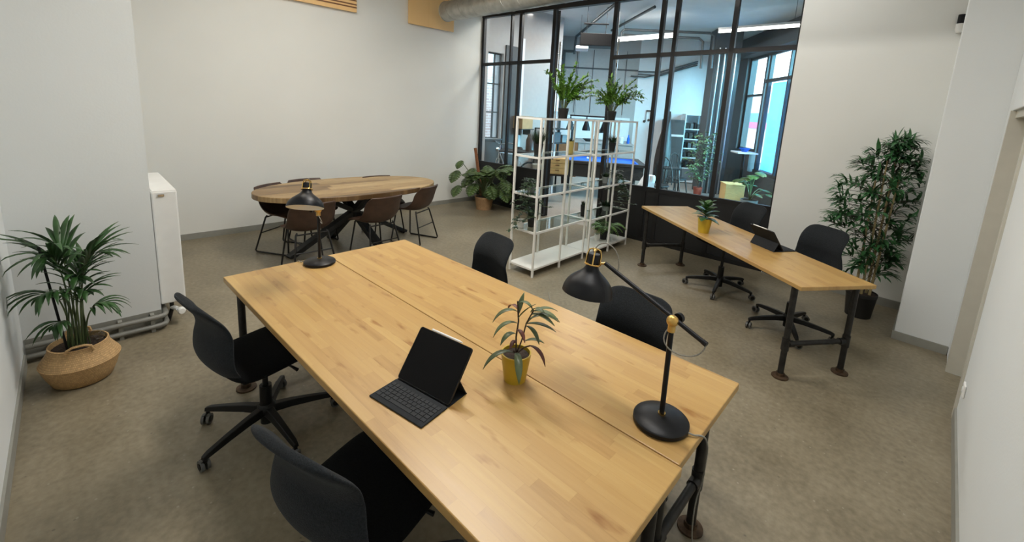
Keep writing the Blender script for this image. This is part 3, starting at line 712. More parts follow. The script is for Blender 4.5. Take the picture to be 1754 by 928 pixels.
# ------------------------------------------------------------------ tablets in keyboard folios
def tablet(label, ox, oy, oz, deg, group=None):
    t = thing('tablet_computer', label, 'tablet', (ox, oy, oz), R(deg))
    W = .281
    MB().bx(0, W, 0, .132, 0.0005, .006).build('keyboard_cover', M['folio'], t, bevel=.002)
    k = bpy.data.objects['keyboard_cover' if 'keyboard_cover.001' not in bpy.data.objects else 'keyboard_cover.001']
    kb = MB(); rows = [(13, .0165, .104), (13, .0165, .0855), (12, .0165, .067), (11, .0165, .0485)]
    for n, w, y in rows:
        p = (W-.022)/n
        for i in range(n): kb.box((.011+p*(i+.5), y, .0068), (p-.003, .0155, .0022))
    for x0, x1 in ((.011, .031), (.034, .054), (.057, .080), (.083, .197), (.200, .222), (.225, .246), (.249, .270)):
        kb.box(((x0+x1)/2, .030, .0068), (x1-x0, .0155, .0022))
    kb.build('keys', M['key'], k)
    tau = R(53); c, s = math.cos(tau), math.sin(tau); H = .215; y0 = .136
    rot = Matrix(((1, 0, 0), (0, c, -s), (0, s, c)))
    def rslab(x0, x1, h0, h1, d0, d1, rad):
        pts = []
        for (cx, cy, a0) in ((x1-rad, h1-rad, 0), (x0+rad, h1-rad, 90), (x0+rad, h0+rad, 180), (x1-rad, h0+rad, 270)):
            for i in range(7):
                a = R(a0+15*i); pts.append((cx+rad*math.cos(a), cy+rad*math.sin(a)))
        m = MB(); m.prism(pts, d0, d1); m.v = [tuple(Vector((0, y0, .009))+rot @ Vector(v)) for v in m.v]; return m
    rslab(0, W, 0, H, -.006, 0, .012).build('tablet_body', M['plastic'], t)
    rslab(.003, W-.003, .003, H-.003, .0001, .0006, .010).build('screen', M['screen'], t)
    rslab(0, W, .002, H, -.0085, -.0061, .012).build('back_cover', M['folio'], t)
    # rear stand: from the tail on the desk up to the back of the screen
    pm = Vector((0, y0, .009))+rot @ Vector((0, H*.42, -.011)); pb = Vector((0, .238, .003))
    m = MB(); u = (pm-pb).normalized(); nn = Vector((0, -u.z, u.y))
    for x0, x1 in ((0, W),):
        m.add([(x0, *(pb)[1:]), (x1, *(pb)[1:]), (x1, *(pm)[1:]), (x0, *(pm)[1:]), (x0, *(pb+nn*.003)[1:]), (x1, *(pb+nn*.003)[1:]), (x1, *(pm+nn*.003)[1:]), (x0, *(pm+nn*.003)[1:])],
              [(0, 1, 2, 3), (7, 6, 5, 4), (0, 4, 5, 1), (1, 5, 6, 2), (2, 6, 7, 3), (3, 7, 4, 0)])
    m.bx(0, W, .136, .240, .0005, .003)
    m.build('stand_flap', M['folio'], t)
    return t, (lambda x, h, d=0.0: t.matrix_basis @ (Vector((0, y0, .009))+rot @ Vector((x, h, d))))
def stylus(label, fn, a, b):
    p, q = fn(a, .215+.0048, -.003), fn(b, .215+.0048, -.003); d = (q-p)
    t = thing('stylus_pen', label, 'stylus', p)
    m = MB(); m.cyl((0, 0, 0), d*.9, .0044, n=14); m.build('barrel', M['whitegloss'], t, smooth=True)
    m = MB(); m.cyl(d*.9, d, .0044, .0012, n=14); m.build('tip', M['whitegloss'], t, smooth=True)
t1, f1 = tablet('open black tablet in a dark keyboard cover on the near desk', -1.419, .698, TZ+.0003, 10.9)
stylus('white stylus along the top edge of the tablet on the near desk', f1, .060, .225)
t2, f2 = tablet('tablet in a dark cover seen from behind on the angled desk', -.795, 4.309, .7453, 147.4)
stylus('white stylus along the top edge of the tablet on the angled desk', f2, .235, .070)

# ------------------------------------------------------------------ plants
RV, TV = Vector((.723, .691, 0)), Vector((.691, -.723, 0))      # across the view and towards the viewer
UP = Vector((0, 0, 1))
def hd_(a, b): return RV*a+TV*b
def pot(t, r0, r1, h, mat, soil=True, name='pot', lip=.0):
    w = .006
    pf = [(0, 0), (r0, 0), (r1, h), (r1-w, h), (r1-w-.001, h-.02 if h > .05 else h*.8), (0, h-.02 if h > .05 else h*.8)]
    if lip: pf = [(0, 0), (r0, 0), (r1-lip*.6, h-.035), (r1, h-.03), (r1, h), (r1-w, h), (r1-w-.001, h-.02), (0, h-.02)]
    MB().lathe(pf, 36).build(name, mat, t, smooth=True, ang=30)
    if soil: MB().lathe([(0, h-.0199 if h > .05 else h*.81), (r1-w-.002, h-.0199 if h > .05 else h*.81), (r1-w-.004, h-.012), (0, h-.010)], 24).build('soil', M['soil'], t, smooth=True)

# table plant with long drooping leaves
c0 = Vector((-1.135, 1.197, TZ))
t = thing('potted_plant', 'long-leaved plant in a mustard yellow pot beside the tablet', 'plant', c0)
pot(t, .046, .063, .122, M['potyellow'])
rnd = random.Random(3)
m = MB(); st = [(0, 0, .11), hd_(-.004, .004)+UP*.19, hd_(.002, 0)+UP*.26, hd_(-.006, 0)+UP*.345]
m.tube(st, .0035, 8); m.tube([(0, 0, .11), hd_(.02, .008)+UP*.18, hd_(.034, 0)+UP*.25, hd_(.06, .01)+UP*.315], .003, 8)
m.tube([(0, 0, .11), hd_(.03, .01)+UP*.15, hd_(.055, .02)+UP*.165], .003, 8); m.tube([(0, 0, .11), hd_(-.012, .03)+UP*.145], .003, 8)
m.build('stem', M['stemb'], t, smooth=True)
lf = MB(); rd = MB()
def tl(b, d, L, W, dr, red=False): (rd if red else lf).leaf(b, d, L, W, dr, n=9, fold=.12)
tl(hd_(-.012, .03)+UP*.135, hd_(-.8, .35)+UP*.45, .155, .028, 2.1)                 # left, over the rim
tl(hd_(0, .03)+UP*.135, hd_(.12, .75)+UP*.35, .15, .032, 2.6)                       # front, hanging
tl(hd_(.05, .02)+UP*.165, hd_(.75, .4)+UP*.1, .115, .024, 2.4, True)                # right, red
tl(hd_(.03, .0)+UP*.17, hd_(.75, .2)+UP*.55, .09, .022, 1.2)
tl(hd_(-.004, 0)+UP*.25, hd_(-.85, .3)+UP*.35, .125, .026, 2.2)
tl(hd_(-.004, 0)+UP*.20, hd_(-.55, .5)+UP*.6, .10, .026, 2.3)
tl(hd_(-.004, 0)+UP*.30, hd_(-.8, .3)+UP*.5, .125, .024, 2.1)
tl(hd_(-.006, 0)+UP*.33, hd_(.5, .3)+UP*.75, .09, .020, 2.4)
tl(hd_(0, 0)+UP*.27, hd_(.45, .3)+UP*.85, .12, .024, .6)
tl(hd_(.0, 0)+UP*.29, hd_(.15, -.3)+UP*.95, .09, .022, .8)
tl(hd_(.034, 0)+UP*.25, hd_(.9, .2)+UP*.25, .13, .024, .9)
tl(hd_(.05, 0)+UP*.29, hd_(.95, .1)+UP*.3, .12, .024, 1.1)
tl(hd_(.06, .01)+UP*.31, hd_(.95, .3)+UP*.35, .12, .024, 1.3)
tl(hd_(.06, .01)+UP*.31, hd_(.8, -.4)+UP*.25, .12, .022, 1.0)
tl(hd_(.05, 0)+UP*.30, hd_(.3, .3)+UP*.7, .09, .022, 1.9)
tl(hd_(.034, 0)+UP*.24, hd_(.55, .5)+UP*.1, .10, .022, 2.0)
tl(hd_(.055, .005)+UP*.30, hd_(.9, .5)+UP*.15, .11, .026, .9)
tl(hd_(.045, .0)+UP*.27, hd_(.85, -.2)+UP*.45, .13, .024, 1.2)
tl(hd_(.03, .0)+UP*.24, hd_(.5, .1)+UP*.85, .11, .022, .9)
tl(hd_(.0, 0)+UP*.17, hd_(-.3, .6)+UP*.5, .07, .020, 1.8, True)
tl(hd_(-.004, 0)+UP*.22, hd_(.4, .6)+UP*.4, .08, .020, 2.2, True)
tl(hd_(-.004, 0)+UP*.31, hd_(-.35, -.5)+UP*.3, .09, .020, 2.2, True)
lf.build('foliage', M['herb'], t, smooth=True, solid=.0012); rd.build('red_leaves', M['herbred'], t, smooth=True, solid=.0012)

# rubbery plant on the angled desk
c1 = Vector((-1.578, 4.225, .745))
t = thing('potted_plant', 'bushy rubber-leaved plant in a yellow pot on the angled desk', 'plant', c1)
pot(t, .050, .066, .142, M['potyellow'])
m = MB(); m.tube([(0, 0, .12), (0, 0, .2), hd_(.004, 0)+UP*.27], .005, 8); m.build('stem', M['stemg'], t, smooth=True)
lf = MB(); rnd = random.Random(5)
for i in range(22):
    a = i*2.399; z = .135+.13*i/21; el = .10+1.15*i/21
    d = Vector((math.cos(a), math.sin(a), el)); lf.leaf((0, 0, z), d, rnd.uniform(.13, .155)*(1-.28*i/21), rnd.uniform(.070, .085), rnd.uniform(.4, .9), n=6, fold=.10)
lf.build('foliage', M['rubber'], t, smooth=True, solid=.0015)

# kentia palm in the seagrass basket
PC = Vector((-3.685, -.088, 0))
t = thing('potted_palm', 'kentia palm in a folded seagrass belly basket at the left wall', 'plant', PC)
bk = [(0, 0), (.125, 0), (.140, .010), (.165, .07), (.182, .125), (.188, .142), (.182, .155), (.158, .19), (.142, .22), (.138, .25), (.131, .252), (.131, .21), (0, .208)]
MB().lathe(bk, 56).build('basket', M['basket'], t, smooth=True, ang=40)
MB().lathe([(0, .209), (.130, .209), (.126, .222), (0, .23)], 24).build('soil', M['soil'], t, smooth=True)
for s in (1, -1):
    m = MB(); cx = s*.136
    m.tube([(cx, -.06, .235), (cx+s*.010, -.052, .268), (cx+s*.014, -.025, .282), (cx+s*.014, .025, .282), (cx+s*.010, .052, .268), (cx, .06, .235)], .0075, 10)
    m.build('basket_handle', M['basket'], t, smooth=True)
m = MB(); m.cyl((.045, -.05, .22), (.055, -.105, .90), .0065, n=10); m.build('support_cane', M['plastic'], t, smooth=True)
stm = MB(); lf = MB(); rnd = random.Random(11)
def clampw(m, x0=-4.08, y0=-.335, off=PC):
    m.v = [(max(p[0], x0-off[0]), max(p[1], y0-off[1]), p[2]) for p in m.v]
def frond(b, dirh, h, reach, end, nl, ll, lw, droop, t0=.42, up=.22):
    b = Vector(b); dirh = Vector(dirh).normalized()
    P = bez(b, b+UP*h*1.05+dirh*reach*.12, b+dirh*reach+UP*end, 24)
    stm.tube(P, .005, 7, rr=[.006-.0045*i/24 for i in range(25)])
    for i in range(nl):
        tt = t0+(1-t0)*i/(nl-1); k = min(int(tt*24), 23); p = P[k].lerp(P[k+1], tt*24-k); tg = (P[k+1]-P[k]).normalized()
        sd = tg.cross(UP); sd = sd.normalized() if sd.length > 1e-3 else Vector((1, 0, 0)); sc_ = math.sin(math.pi*(.22+.70*(i/(nl-1))))
        for s in (-1, 1):
            d = tg*(.85+.6*i/nl)+sd*s*(.80-.35*i/nl)+UP*up
            lf.leaf(p, d, ll*sc_*rnd.uniform(.9, 1.08), lw*(.7+.3*sc_), droop*rnd.uniform(.8, 1.2), n=7, fold=.10)
X, Y = Vector((1, 0, 0)), Vector((0, 1, 0))
#      base                 direction         h    reach end
frond((.00, -.01, .22), X*.55-Y*.55, 0.644, .10, 0.609, 10, .34, .030, 1.5, .50, .35)
frond((.01, .02, .22), X*.25+Y*.9, 0.609, .13, 0.592, 10, .31, .030, 1.1, .45, .35)
frond((-.02, .0, .22), -X*.2-Y*.25, 0.661, .05, 0.626, 9, .30, .032, 1.3, .48, .45)
frond((.04, .01, .22), X*.9+Y*.2, 0.505, .10, 0.487, 9, .27, .036, 1.2, .40, .4)
frond((.03, -.02, .22), X*.9-Y*.80, 0.435, .15, 0.409, 8, .25, .028, 1.7, .55)
frond((.01, .03, .22), X*.4+Y*.9, 0.296, .13, 0.261, 7, .20, .026, 1.8, .55)
frond((.02, -.03, .22), X*.9-Y*.55, 0.244, .11, 0.209, 6, .17, .022, 1.8, .6)
frond((-.02, .03, .22), -X*.6+Y*.5, 0.487, .08, 0.487, 8, .24, .03, 1.2, .5, .4)
frond((.03, .02, .22), X*.8+Y*.4, 0.383, .08, 0.383, 7, .22, .030, 1.4, .5, .3)
for i in range(9):
    a = rnd.uniform(0, 6.28); stm.tube(bez((.05*math.cos(a), .05*math.sin(a), .22), (.03*math.cos(a), .03*math.sin(a), .45), (.05*math.cos(a+1), .05*math.sin(a+1), .62), 8), .004, 6)
clampw(stm); clampw(lf)
stm.build('stems', M['stemg'], t, smooth=True); lf.build('foliage', M['palm'], t, smooth=True, solid=.001)
t = thing('watering_globe', 'clear round glass globe stuck in the palm basket', 'watering globe', (PC.x+.055, PC.y+.085, .232))
m = MB(); MB.sphere(m, (0, 0, .058), .036, 24, 14); m.build('globe', M['bulb'], t, smooth=True)
m = MB(); m.cyl((0, 0, .0), (0, 0, .03), .008, n=12); m.build('stem', M['bulb'], t, smooth=True)

# monstera in the far corner
MC = Vector((-5.86, 5.10, 0))
t = thing('potted_monstera', 'monstera in a tan round pot with a coir pole, in the far corner', 'plant', MC)
pot(t, .135, .168, .235, M['pottery'], lip=.006)
m = MB(); m.cyl((-.10, .02, .22), (-.335, .03, 1.07), .030, .028, 14); m.build('coir_pole', M['moss'], t, smooth=True)
stm = MB(); lf = MB(); rnd = random.Random(21)
def mon_leaf(b, d, L, roll=0):
    b = Vector(b); d = Vector(d).normalized(); sd = d.cross(UP)
    sd = sd.normalized() if sd.length > 1e-3 else Vector((1, 0, 0)); nrm = sd.cross(d)
    mid = []; p = b-d*L*.12; q = Vector(d); n = 6
    for k in range(n+1):
        mid.append(p.copy()); p = p+q*L*1.08/n; q = (q-UP*.16).normalized()
    wf = (.34, .47, .50, .46, .36, .21, .0); vs = []; fs = []
    for s in (-1, 1):
        for k in range(n):
            g = .13 if k < 5 else .0
            a0, a1 = mid[k], mid[k+1]; w0, w1 = wf[k]*L, wf[k+1]*L; fwd = (a1-a0)
            def pt(a, w, f, sl): return a+sd*s*w*f+fwd*sl+nrm*w*f*.18-UP*w*(f**2)*.38
            i0 = len(vs)
            vs += [a0, a1, pt(a0, w0, .5, .18), pt(a1, w1, .5, .18), pt(a0, w0, 1, .35+g), pt(a1, max(w1, .02*L), 1, .35-g)]
            fs += [(i0, i0+1, i0+3, i0+2), (i0+2, i0+3, i0+5, i0+4)]
    lf.add(vs, fs)
for i in range(46):
    a = i*2.399; r = .08+.30*math.sqrt((i*.618) % 1); z = .34+.46*((i*.377) % 1)
    p = Vector((r*math.cos(a), r*math.sin(a), z))
    if p.x < -.44: p.x = -.44
    if p.y > .28: p.y = .26
    stm.tube(bez((0, 0, .22), (p.x*.3, p.y*.3, z*.9), p, 8), .006, 6)
    mon_leaf(p, Vector((math.cos(a), math.sin(a), 0))*.55+TV*.45+UP*(.35 if z > .6 else -.35), rnd.uniform(.19, .26))
for (a, b, z, L) in ((-.50, .0, .66, .25), (-.46, .05, .40, .23), (-.42, .1, .86, .17), (.36, .15, .56, .25), (.36, .1, .40, .25), (.26, .1, .74, .24), (.05, .15, .80, .24), (-.2, .15, .74, .24), (.12, .2, .45, .26), (-.15, .2, .48, .26)):
    p = hd_(a, b)+UP*z
    stm.tube(bez((0, 0, .22), p*.4+UP*.2, p, 8), .006, 6); mon_leaf(p, hd_(.35*(1 if a > 0 else -1), .6)-UP*.45, L)
for mm in (stm, lf):
    mm.v = [(max(p[0], -.655), min(p[1], .33), max(p[2], .06)) for p in mm.v]
stm.build('stems', M['stemg'], t, smooth=True); lf.build('foliage', M['monstera'], t, smooth=True, solid=.0012)

# artificial bamboo
BC = Vector((-.375, 5.31, 0))
t = thing('potted_bamboo', 'tall bamboo with pale canes in a black pot by the right wall', 'plant', BC)
pot(t, .105, .128, .245, M['potblack'], lip=.005)
cn = [((-.05, -.02), (-.07, .0), 1.35), ((.0, -.04), (-.01, -.03), 1.55), ((.03, .03), (.05, .04), 1.72), ((.06, -.01), (.10, 0), 1.5)]
lf = MB(); tw = MB(); rnd = random.Random(31)
for (b, e, h) in cn:
    m = MB(); p0, p1 = Vector((*b, .22)), Vector((*e, h)); m.cyl(p0, p1, .0125, .007, 12)
    for k in range(1, 8):
        q = p0.lerp(p1, k/8); m.cyl(q-UP*.004, q+UP*.004, .0145-.0006*k, n=12)
    m.build('cane', M['cane'], t, smooth=True)
def cluster(p, d, n, L):
    for i in range(n):
        a = rnd.uniform(0, 6.28); o = Vector((math.cos(a), math.sin(a), rnd.uniform(-.35, .5)))
        lf.leaf(p+d*rnd.uniform(-.05, .03), d*.9+o*.8, L*rnd.uniform(.75, 1.15), .025, rnd.uniform(.5, 1.5), n=4, fold=.1)
for i in range(190):
    z = .42+1.34*((i+.5)/190)**.80
    k = rnd.choice((0, 1, 2, 3)); b, e, h = cn[k]
    if z > h+.03: b, e, h = cn[2]
    p0 = Vector((*b, .22)).lerp(Vector((*e, h)), min(1, (z-.12-.22)/(h-.22)))
    env = .33 if .75 < z < 1.35 else (.24 if z >= 1.35 else .21)
    if z > 1.55: env = .17
    a = rnd.uniform(0, 6.28); r = env*math.sqrt(rnd.uniform(.05, 1))
    hv = hd_(math.cos(a)*r*1.12-(.08 if .85 < z < 1.3 else -.03), math.sin(a)*r*.8)
    p = Vector((p0.x*.4, p0.y*.4, 0))+hv+UP*z
    tw.tube([p0, (p0+p)/2+UP*.04, p], .0022, 5)
    dd = hv.normalized()+UP*.35 if hv.length > .01 else UP
    cluster(p, dd.normalized(), 11, .135)
for mm in (tw, lf): mm.v = [(min(p[0], .28 if p[1] < .4 else .28), min(p[1], .49), p[2]) for p in mm.v]
tw.build('twigs', M['stemb'], t, smooth=True); lf.build('foliage', M['bamboo'], t, smooth=True)

# two ferny bushes on top of the shelving
def top_fern(label, P, seed, lean):
    t = thing('potted_fern', label, 'plant', P)
    pot(t, .048, .062, .115, M['potblack'], lip=.004)
    rnd = random.Random(seed); st = MB(); lf = MB()
    for i in range(26):
        a = lean[i % len(lean)]+rnd.uniform(-.30, .30); dp = rnd.uniform(-.6, .6); el = rnd.uniform(.45, 1.15)
        d = hd_(math.sin(a), dp*.5); h = rnd.uniform(.34, .50)*el
        Pq = bez((d.x*.03, d.y*.03, .10), d*h*.35+UP*(.12+h*.55), d*h*.95+UP*(.10+h*math.cos(a)*.98), 12)
        st.tube(Pq, .0028, 5)
        for k in range(4, 13):
            p = Pq[k]; tg = (Pq[k]-Pq[k-1]).normalized(); sd = tg.cross(UP).normalized()
            for s in (-1, 1):
                for q in range(3):
                    lf.leaf(p, tg*.6+sd*s*rnd.uniform(.3, 1.0)+Vector((rnd.uniform(-.5, .5), rnd.uniform(-.5, .5), rnd.uniform(-.3, .6))), rnd.uniform(.045, .075), .022, rnd.uniform(.4, 1.4), n=4, fold=.1)
    st.build('stems', M['stemg'], t, smooth=True); lf.build('foliage', M['fern'], t, smooth=True)
top_fern('bright green bush in a black pot on top of the nearer shelf unit', S1(.60, .18, 1.7503), 41, (-.38, -.2, .3, .6, .75, .5, .15))
top_fern('bright green bush in a black pot on top of the shelf unit by the glazing', S2(.58, .18, 1.7503), 43, (-.8, -.4, 0, .35, .8, .95, -.1))

def grass_pot(name, label, P, mat, r0, r1, h, n, L, seed, spread=.5, leafm='grass', W=.007, group=None):
    t = thing(name, label, 'plant', P, 0, group); pot(t, r0, r1, h, mat)
    rnd = random.Random(seed); m = MB()
    for i in range(n):
        a = rnd.uniform(0, 6.28); r = r1*.7*math.sqrt(rnd.random()); sp = rnd.uniform(.1, spread)
        m.leaf((r*math.cos(a), r*math.sin(a), h-.015), (math.cos(a)*sp, math.sin(a)*sp, 1), L*rnd.uniform(.7, 1.1), W, rnd.uniform(.3, 1.1), n=4, fold=.1, shape=.6)
    m.build('foliage', M[leafm], t, smooth=True); return t
grass_pot('tufted_plant', 'spiky dark grass in a black pot on the upper glass shelf, left end', S1(.175, .17, 1.3403), M['potblack'], .040, .056, .125, 150, .19, 51, .75)
grass_pot('tufted_plant', 'small spiky grass in a black pot on the upper shelf by the glazing', S2(.62, .15, 1.3403), M['potblack'], .036, .050, .115, 110, .135, 52, .7)
grass_pot('potted_succulent', 'low dark plant in a tall yellow square-looking pot on the upper shelf', S1(.728, .14, 1.3403), M['potgold'], .043, .046, .145, 60, .045, 53, .9, W=.014)
grass_pot('tufted_plant', 'round dark grass in a black pot on the low shelf, left end', S1(.175, .20, .5153), M['potblack'], .040, .054, .12, 150, .12, 54, .8)
grass_pot('tufted_plant', 'narrow dark grass pot where the two shelf units meet', S2(.10, .18, .5153), M['potblack'], .036, .042, .15, 70, .07, 55, .4)
t = thing('cup', 'small white cup behind the round grass on the low shelf', 'cup', S1(.06, .265, .5153))
MB().lathe([(0, 0), (.035, 0), (.042, .09), (.038, .09), (.032, .006), (0, .006)], 24).build('body', M['potwhite'], t, smooth=True)
t = thing('cup', 'small white pot beside the fern on the bottom shelf', 'cup', S2(.52, .20, .1003))
MB().lathe([(0, 0), (.028, 0), (.036, .10), (.032, .10), (.026, .006), (0, .006)], 24).build('body', M['potwhite'], t, smooth=True)
def ivy(label, P, seed, trails, matp='potgrey', bush=40):
    t = thing('potted_ivy', label, 'plant', P); pot(t, .042, .056, .10, M[matp])
    rnd = random.Random(seed); st = MB(); lf = MB()
    for (dx, dy, drop) in trails:
        d = hd_(dx, dy); Pq = bez((0, 0, .09), d*.6+UP*.16, d+UP*.02, 6)+[d+hd_(rnd.uniform(-.02, .02), .0)*k-UP*drop*k/10 for k in range(1, 11)]
        st.tube(Pq, .0022, 5)
        for p in Pq[1:]:
            for q in range(5):
                a = rnd.uniform(0, 6.28); lf.leaf(p, (math.cos(a), math.sin(a), rnd.uniform(-.3, .4)), rnd.uniform(.028, .05), .028, 1.0, n=3, fold=.08)
    for q in range(bush):
        a = rnd.uniform(0, 6.28); r = rnd.uniform(0, .07); lf.leaf((r*math.cos(a), r*math.sin(a), rnd.uniform(.09, .16)), (math.cos(a), math.sin(a), rnd.uniform(0, .6)), rnd.uniform(.04, .07), .034, 1.0, n=3, fold=.08)
    st.build('vines', M['stemg'], t, smooth=True); lf.build('foliage', M['ivy'], t, smooth=True)
ivy('ivy trailing down from the middle glass shelf, left end', S1(.13, .20, .9203), 61, [(-.10, .13, .33), (-.06, .19, .40), (-.12, .06, .30), (-.02, .20, .28), (.05, .17, .12)])
ivy('ivy trailing off the middle shelf at its glazing end', S2(.72, .12, .9203), 62, [(.10, .10, .28), (.12, .05, .34), (.09, .13, .22), (.02, .13, .1)], bush=24)
grass_pot('potted_herb', 'small leafy herb in a grey pot on the middle shelf by the glazing', S2(.50, .14, .9203), M['potgrey'], .032, .044, .085, 70, .075, 56, .9, 'ivy', W=.02)
grass_pot('potted_herb', 'spreading dark plant in a grey bowl on the low shelf by the glazing', S2(.66, .18, .5153), M['potgrey'], .045, .065, .065, 90, .10, 57, 1.6, 'ivy', W=.03)
# fern on the bottom shelf
t = thing('potted_fern', 'wide arching fern in a black pot on the bottom shelf', 'plant', S2(.66, .18, .1003)); pot(t, .042, .055, .115, M['potblack'])
st = MB(); lf = MB(); rnd = random.Random(71)
for i in range(17):
    a = i*2.399; d = Vector((math.cos(a), math.sin(a), 0)); Lr = rnd.uniform(.20, .30)
    Pq = bez((d.x*.02, d.y*.02, .10), d*Lr*.5+UP*rnd.uniform(.26, .36), d*Lr+UP*rnd.uniform(.12, .24), 14); st.tube(Pq, .002, 5)
    for k in range(3, 15):
        tg = (Pq[k]-Pq[k-1]).normalized(); sd = tg.cross(UP).normalized(); sc_ = math.sin(math.pi*(.15+.8*k/15))
        for s in (-1, 1): lf.leaf(Pq[k], sd*s+tg*.45, .06*sc_+.014, .017, .8, n=3, fold=.05)
for mm in (st, lf):
    pass
st.build('stems', M['stemg'], t, smooth=True); lf.build('foliage', M['fernmid'], t, smooth=True)

# loose cable on the floor behind the desks
t = thing('power_cable', 'thin grey cable lying on the floor in front of the white shelving', 'cable', (-2.05, 2.62, 0))
m = MB(); m.tube(smoothpath([(-.28, -.55, .0052), (-.16, -.28, .0052), (-.03, 0, .0052), (-.14, .2, .0052), (-.36, .38, .0052), (-.62, .62, .0052)], 10), .0048, 8); m.build('cable_run', M['cable'], t, smooth=True)
# ------------------------------------------------------------------ the hall beyond the glazing
def hpt(pts): return [tuple(HALL(u, v))[:2] for u, v in pts]
def hmat(ang=37.7): return Matrix.Rotation(R(ang), 3, 'Z')
HM = hmat()
def hthing(name, label, cat, u, v, z=0.0, group=None): return thing(name, label, cat, HALL(u, v, z), R(37.7), group)
def hbox(m, u0, u1, v0, v1, z0, z1): return m.box(HALL((u0+u1)/2, (v0+v1)/2, (z0+z1)/2), (abs(u1-u0), abs(v1-v0), abs(z1-z0)), HM)
e0 = HALL(-.56, 13.2)
hall = [(pl0.x, pl0.y), (pl1.x, pl1.y), tuple(HALL(4.5, 3.0))[:2], tuple(HALL(4.5, 13.4))[:2], tuple(HALL(-.75, 13.4))[:2], (-7.1, 8.3)]
poly_slab('floor_hall', hall, -.12, -.001, M['hallfloor'])
poly_slab('ceiling_hall', [(-7.1, 5.62), (.62, 6.07)]+hall[2:], ZC, ZC+.12, M['ceil'])
# outside wall on the left with its brick-view window
m = MB(); m.bx(-7.2, -6.9, 5.56, 5.95, 0, ZC); m.bx(-7.2, -6.9, 6.385, 8.25, 0, ZC); m.bx(-7.2, -6.9, 5.95, 6.385, 0, 1.17); m.bx(-7.2, -6.9, 5.95, 6.385, 2.92, ZC); m.bx(-6.9, -6.55, 5.56, 5.66, 0, ZC)
struct('wall_hall_left', m, M['hallwall'])
m = MB()
for y in (5.96, 6.22, 6.375): m.bx(-7.02, -6.98, y-.012, y+.012, 1.17, 2.92)
for z in (1.18, 1.72, 2.30, 2.91): m.bx(-7.02, -6.98, 5.95, 6.385, z-.014, z+.014)
f = struct('window_3', m, M['pier'])
MB().bx(-7.003, -6.997, 5.95, 6.385, 1.17, 2.92).build('pane', M['glass'], f)
struct('window_sill_3', MB().bx(-7.05, -6.86, 5.93, 6.40, 1.135, 1.169), M['pier'])
struct('trim_4', MB().bx(-6.899, -6.86, 6.42, 6.78, 0, 3.1), M['pier'])
struct('trim_5', MB().bx(-6.899, -6.87, 6.82, 6.97, 0, 3.3), M['hallwhite'])
struct('trim_6', MB().bx(-6.899, -6.87, 5.66, 6.385, 0, 1.13), M['pier'])
# back wall: grey boards to the left, white to the right
m = MB()
m.bar((-7.02, 8.2, ZC/2), (e0.x-.1, e0.y+.05, ZC/2), .2, ZC); struct('wall_hall_side', m, M['hallwall'])
m = MB(); hbox(m, -.9, 1.72, 13.2, 13.4, 0, ZC); wb = struct('wall_hall_back', m, M['hallwall'])
m = MB(); hbox(m, 1.72, 4.6, 13.2, 13.4, 0, ZC); struct('wall_hall_back_white', m, M['hallwhite'])
m = MB()
for u in (-.05, .42, .9, 1.36): hbox(m, u-.008, u+.008, 13.185, 13.199, 1.8, 3.6)
hbox(m, -.5, 1.7, 13.17, 13.199, 3.06, 3.10); struct('trim_7', m, M['pier'])
m = MB(); hbox(m, -.5, 1.6, 13.18, 13.199, 1.05, 1.72); struct('trim_8', m, M['hallwhite'])
m = MB(); hbox(m, -.46, -.40, 13.1, 13.199, 1.0, 3.55); hbox(m, -.46, -.1, 13.1, 13.199, 3.5, 3.56); struct('trim_9', m, M['pier'])
# street facade on the right
m = MB()
hbox(m, 4.3, 4.55, 12.16, 13.3, 0, ZC); hbox(m, 4.3, 4.55, 3.0, 7.4, 0, ZC); hbox(m, 4.3, 4.55, 7.4, 12.16, 0, .63); hbox(m, 4.3, 4.55, 7.4, 12.16, 3.42, ZC); hbox(m, 4.3, 4.55, 11.2, 12.16, .63, 1.11)
hbox(m, 4.1, 4.3, 7.4, 13.2, 3.42, 3.62)
struct('wall_hall_street', m, M['pier'])
m = MB()
for v, w in ((7.44, .07), (8.5, .05), (9.62, .05), (10.0, .05), (10.98, .10), (11.16, .08), (12.12, .06)): hbox(m, 4.38, 4.46, v-w/2, v+w/2, .63 if v < 11.1 else 1.11, 3.42)
hbox(m, 4.38, 4.46, 7.4, 11.1, 2.75, 2.82); hbox(m, 4.38, 4.46, 11.2, 12.16, 2.45, 2.50); hbox(m, 4.38, 4.46, 7.4, 11.1, .63, .70); hbox(m, 4.38, 4.46, 7.4, 12.16, 3.36, 3.42); hbox(m, 4.38, 4.46, 11.2, 12.16, 1.11, 1.17)
f = struct('window_4', m, M['pier'])
g = MB(); hbox(g, 4.417, 4.423, 7.45, 11.1, .68, 3.38); g.build('pane', M['glass'], f)
g = MB(); hbox(g, 4.417, 4.423, 11.2, 12.12, 1.15, 3.38); g.build('pane', M['glass'], f)
t = hthing('roller_blind', 'light blue translucent blind over the lower street window', 'blind', 4.48, 10.32, .68)
bm_, bnt, bb_ = newmat('blue_blind_cloth'); bb_.inputs['Base Color'].default_value = (.26, .46, .58, 1); bb_.inputs['Roughness'].default_value = .9
tr_ = N(bnt, 'ShaderNodeBsdfTranslucent'); tr_.inputs[0].default_value = (.26, .46, .58, 1); ad_ = N(bnt, 'ShaderNodeAddShader')
bnt.links.new(bb_.outputs[0], ad_.inputs[0]); bnt.links.new(tr_.outputs[0], ad_.inputs[1]); bnt.links.new(ad_.outputs[0], bnt.nodes['Material Output'].inputs[0])
MB().bx(0, .004, -.62, .60, .04, 2.05).build('cloth', bm_, t); MB().bx(-.01, .014, -.62, .60, .02, .0399).build('bottom_bar', M['alu'], t)
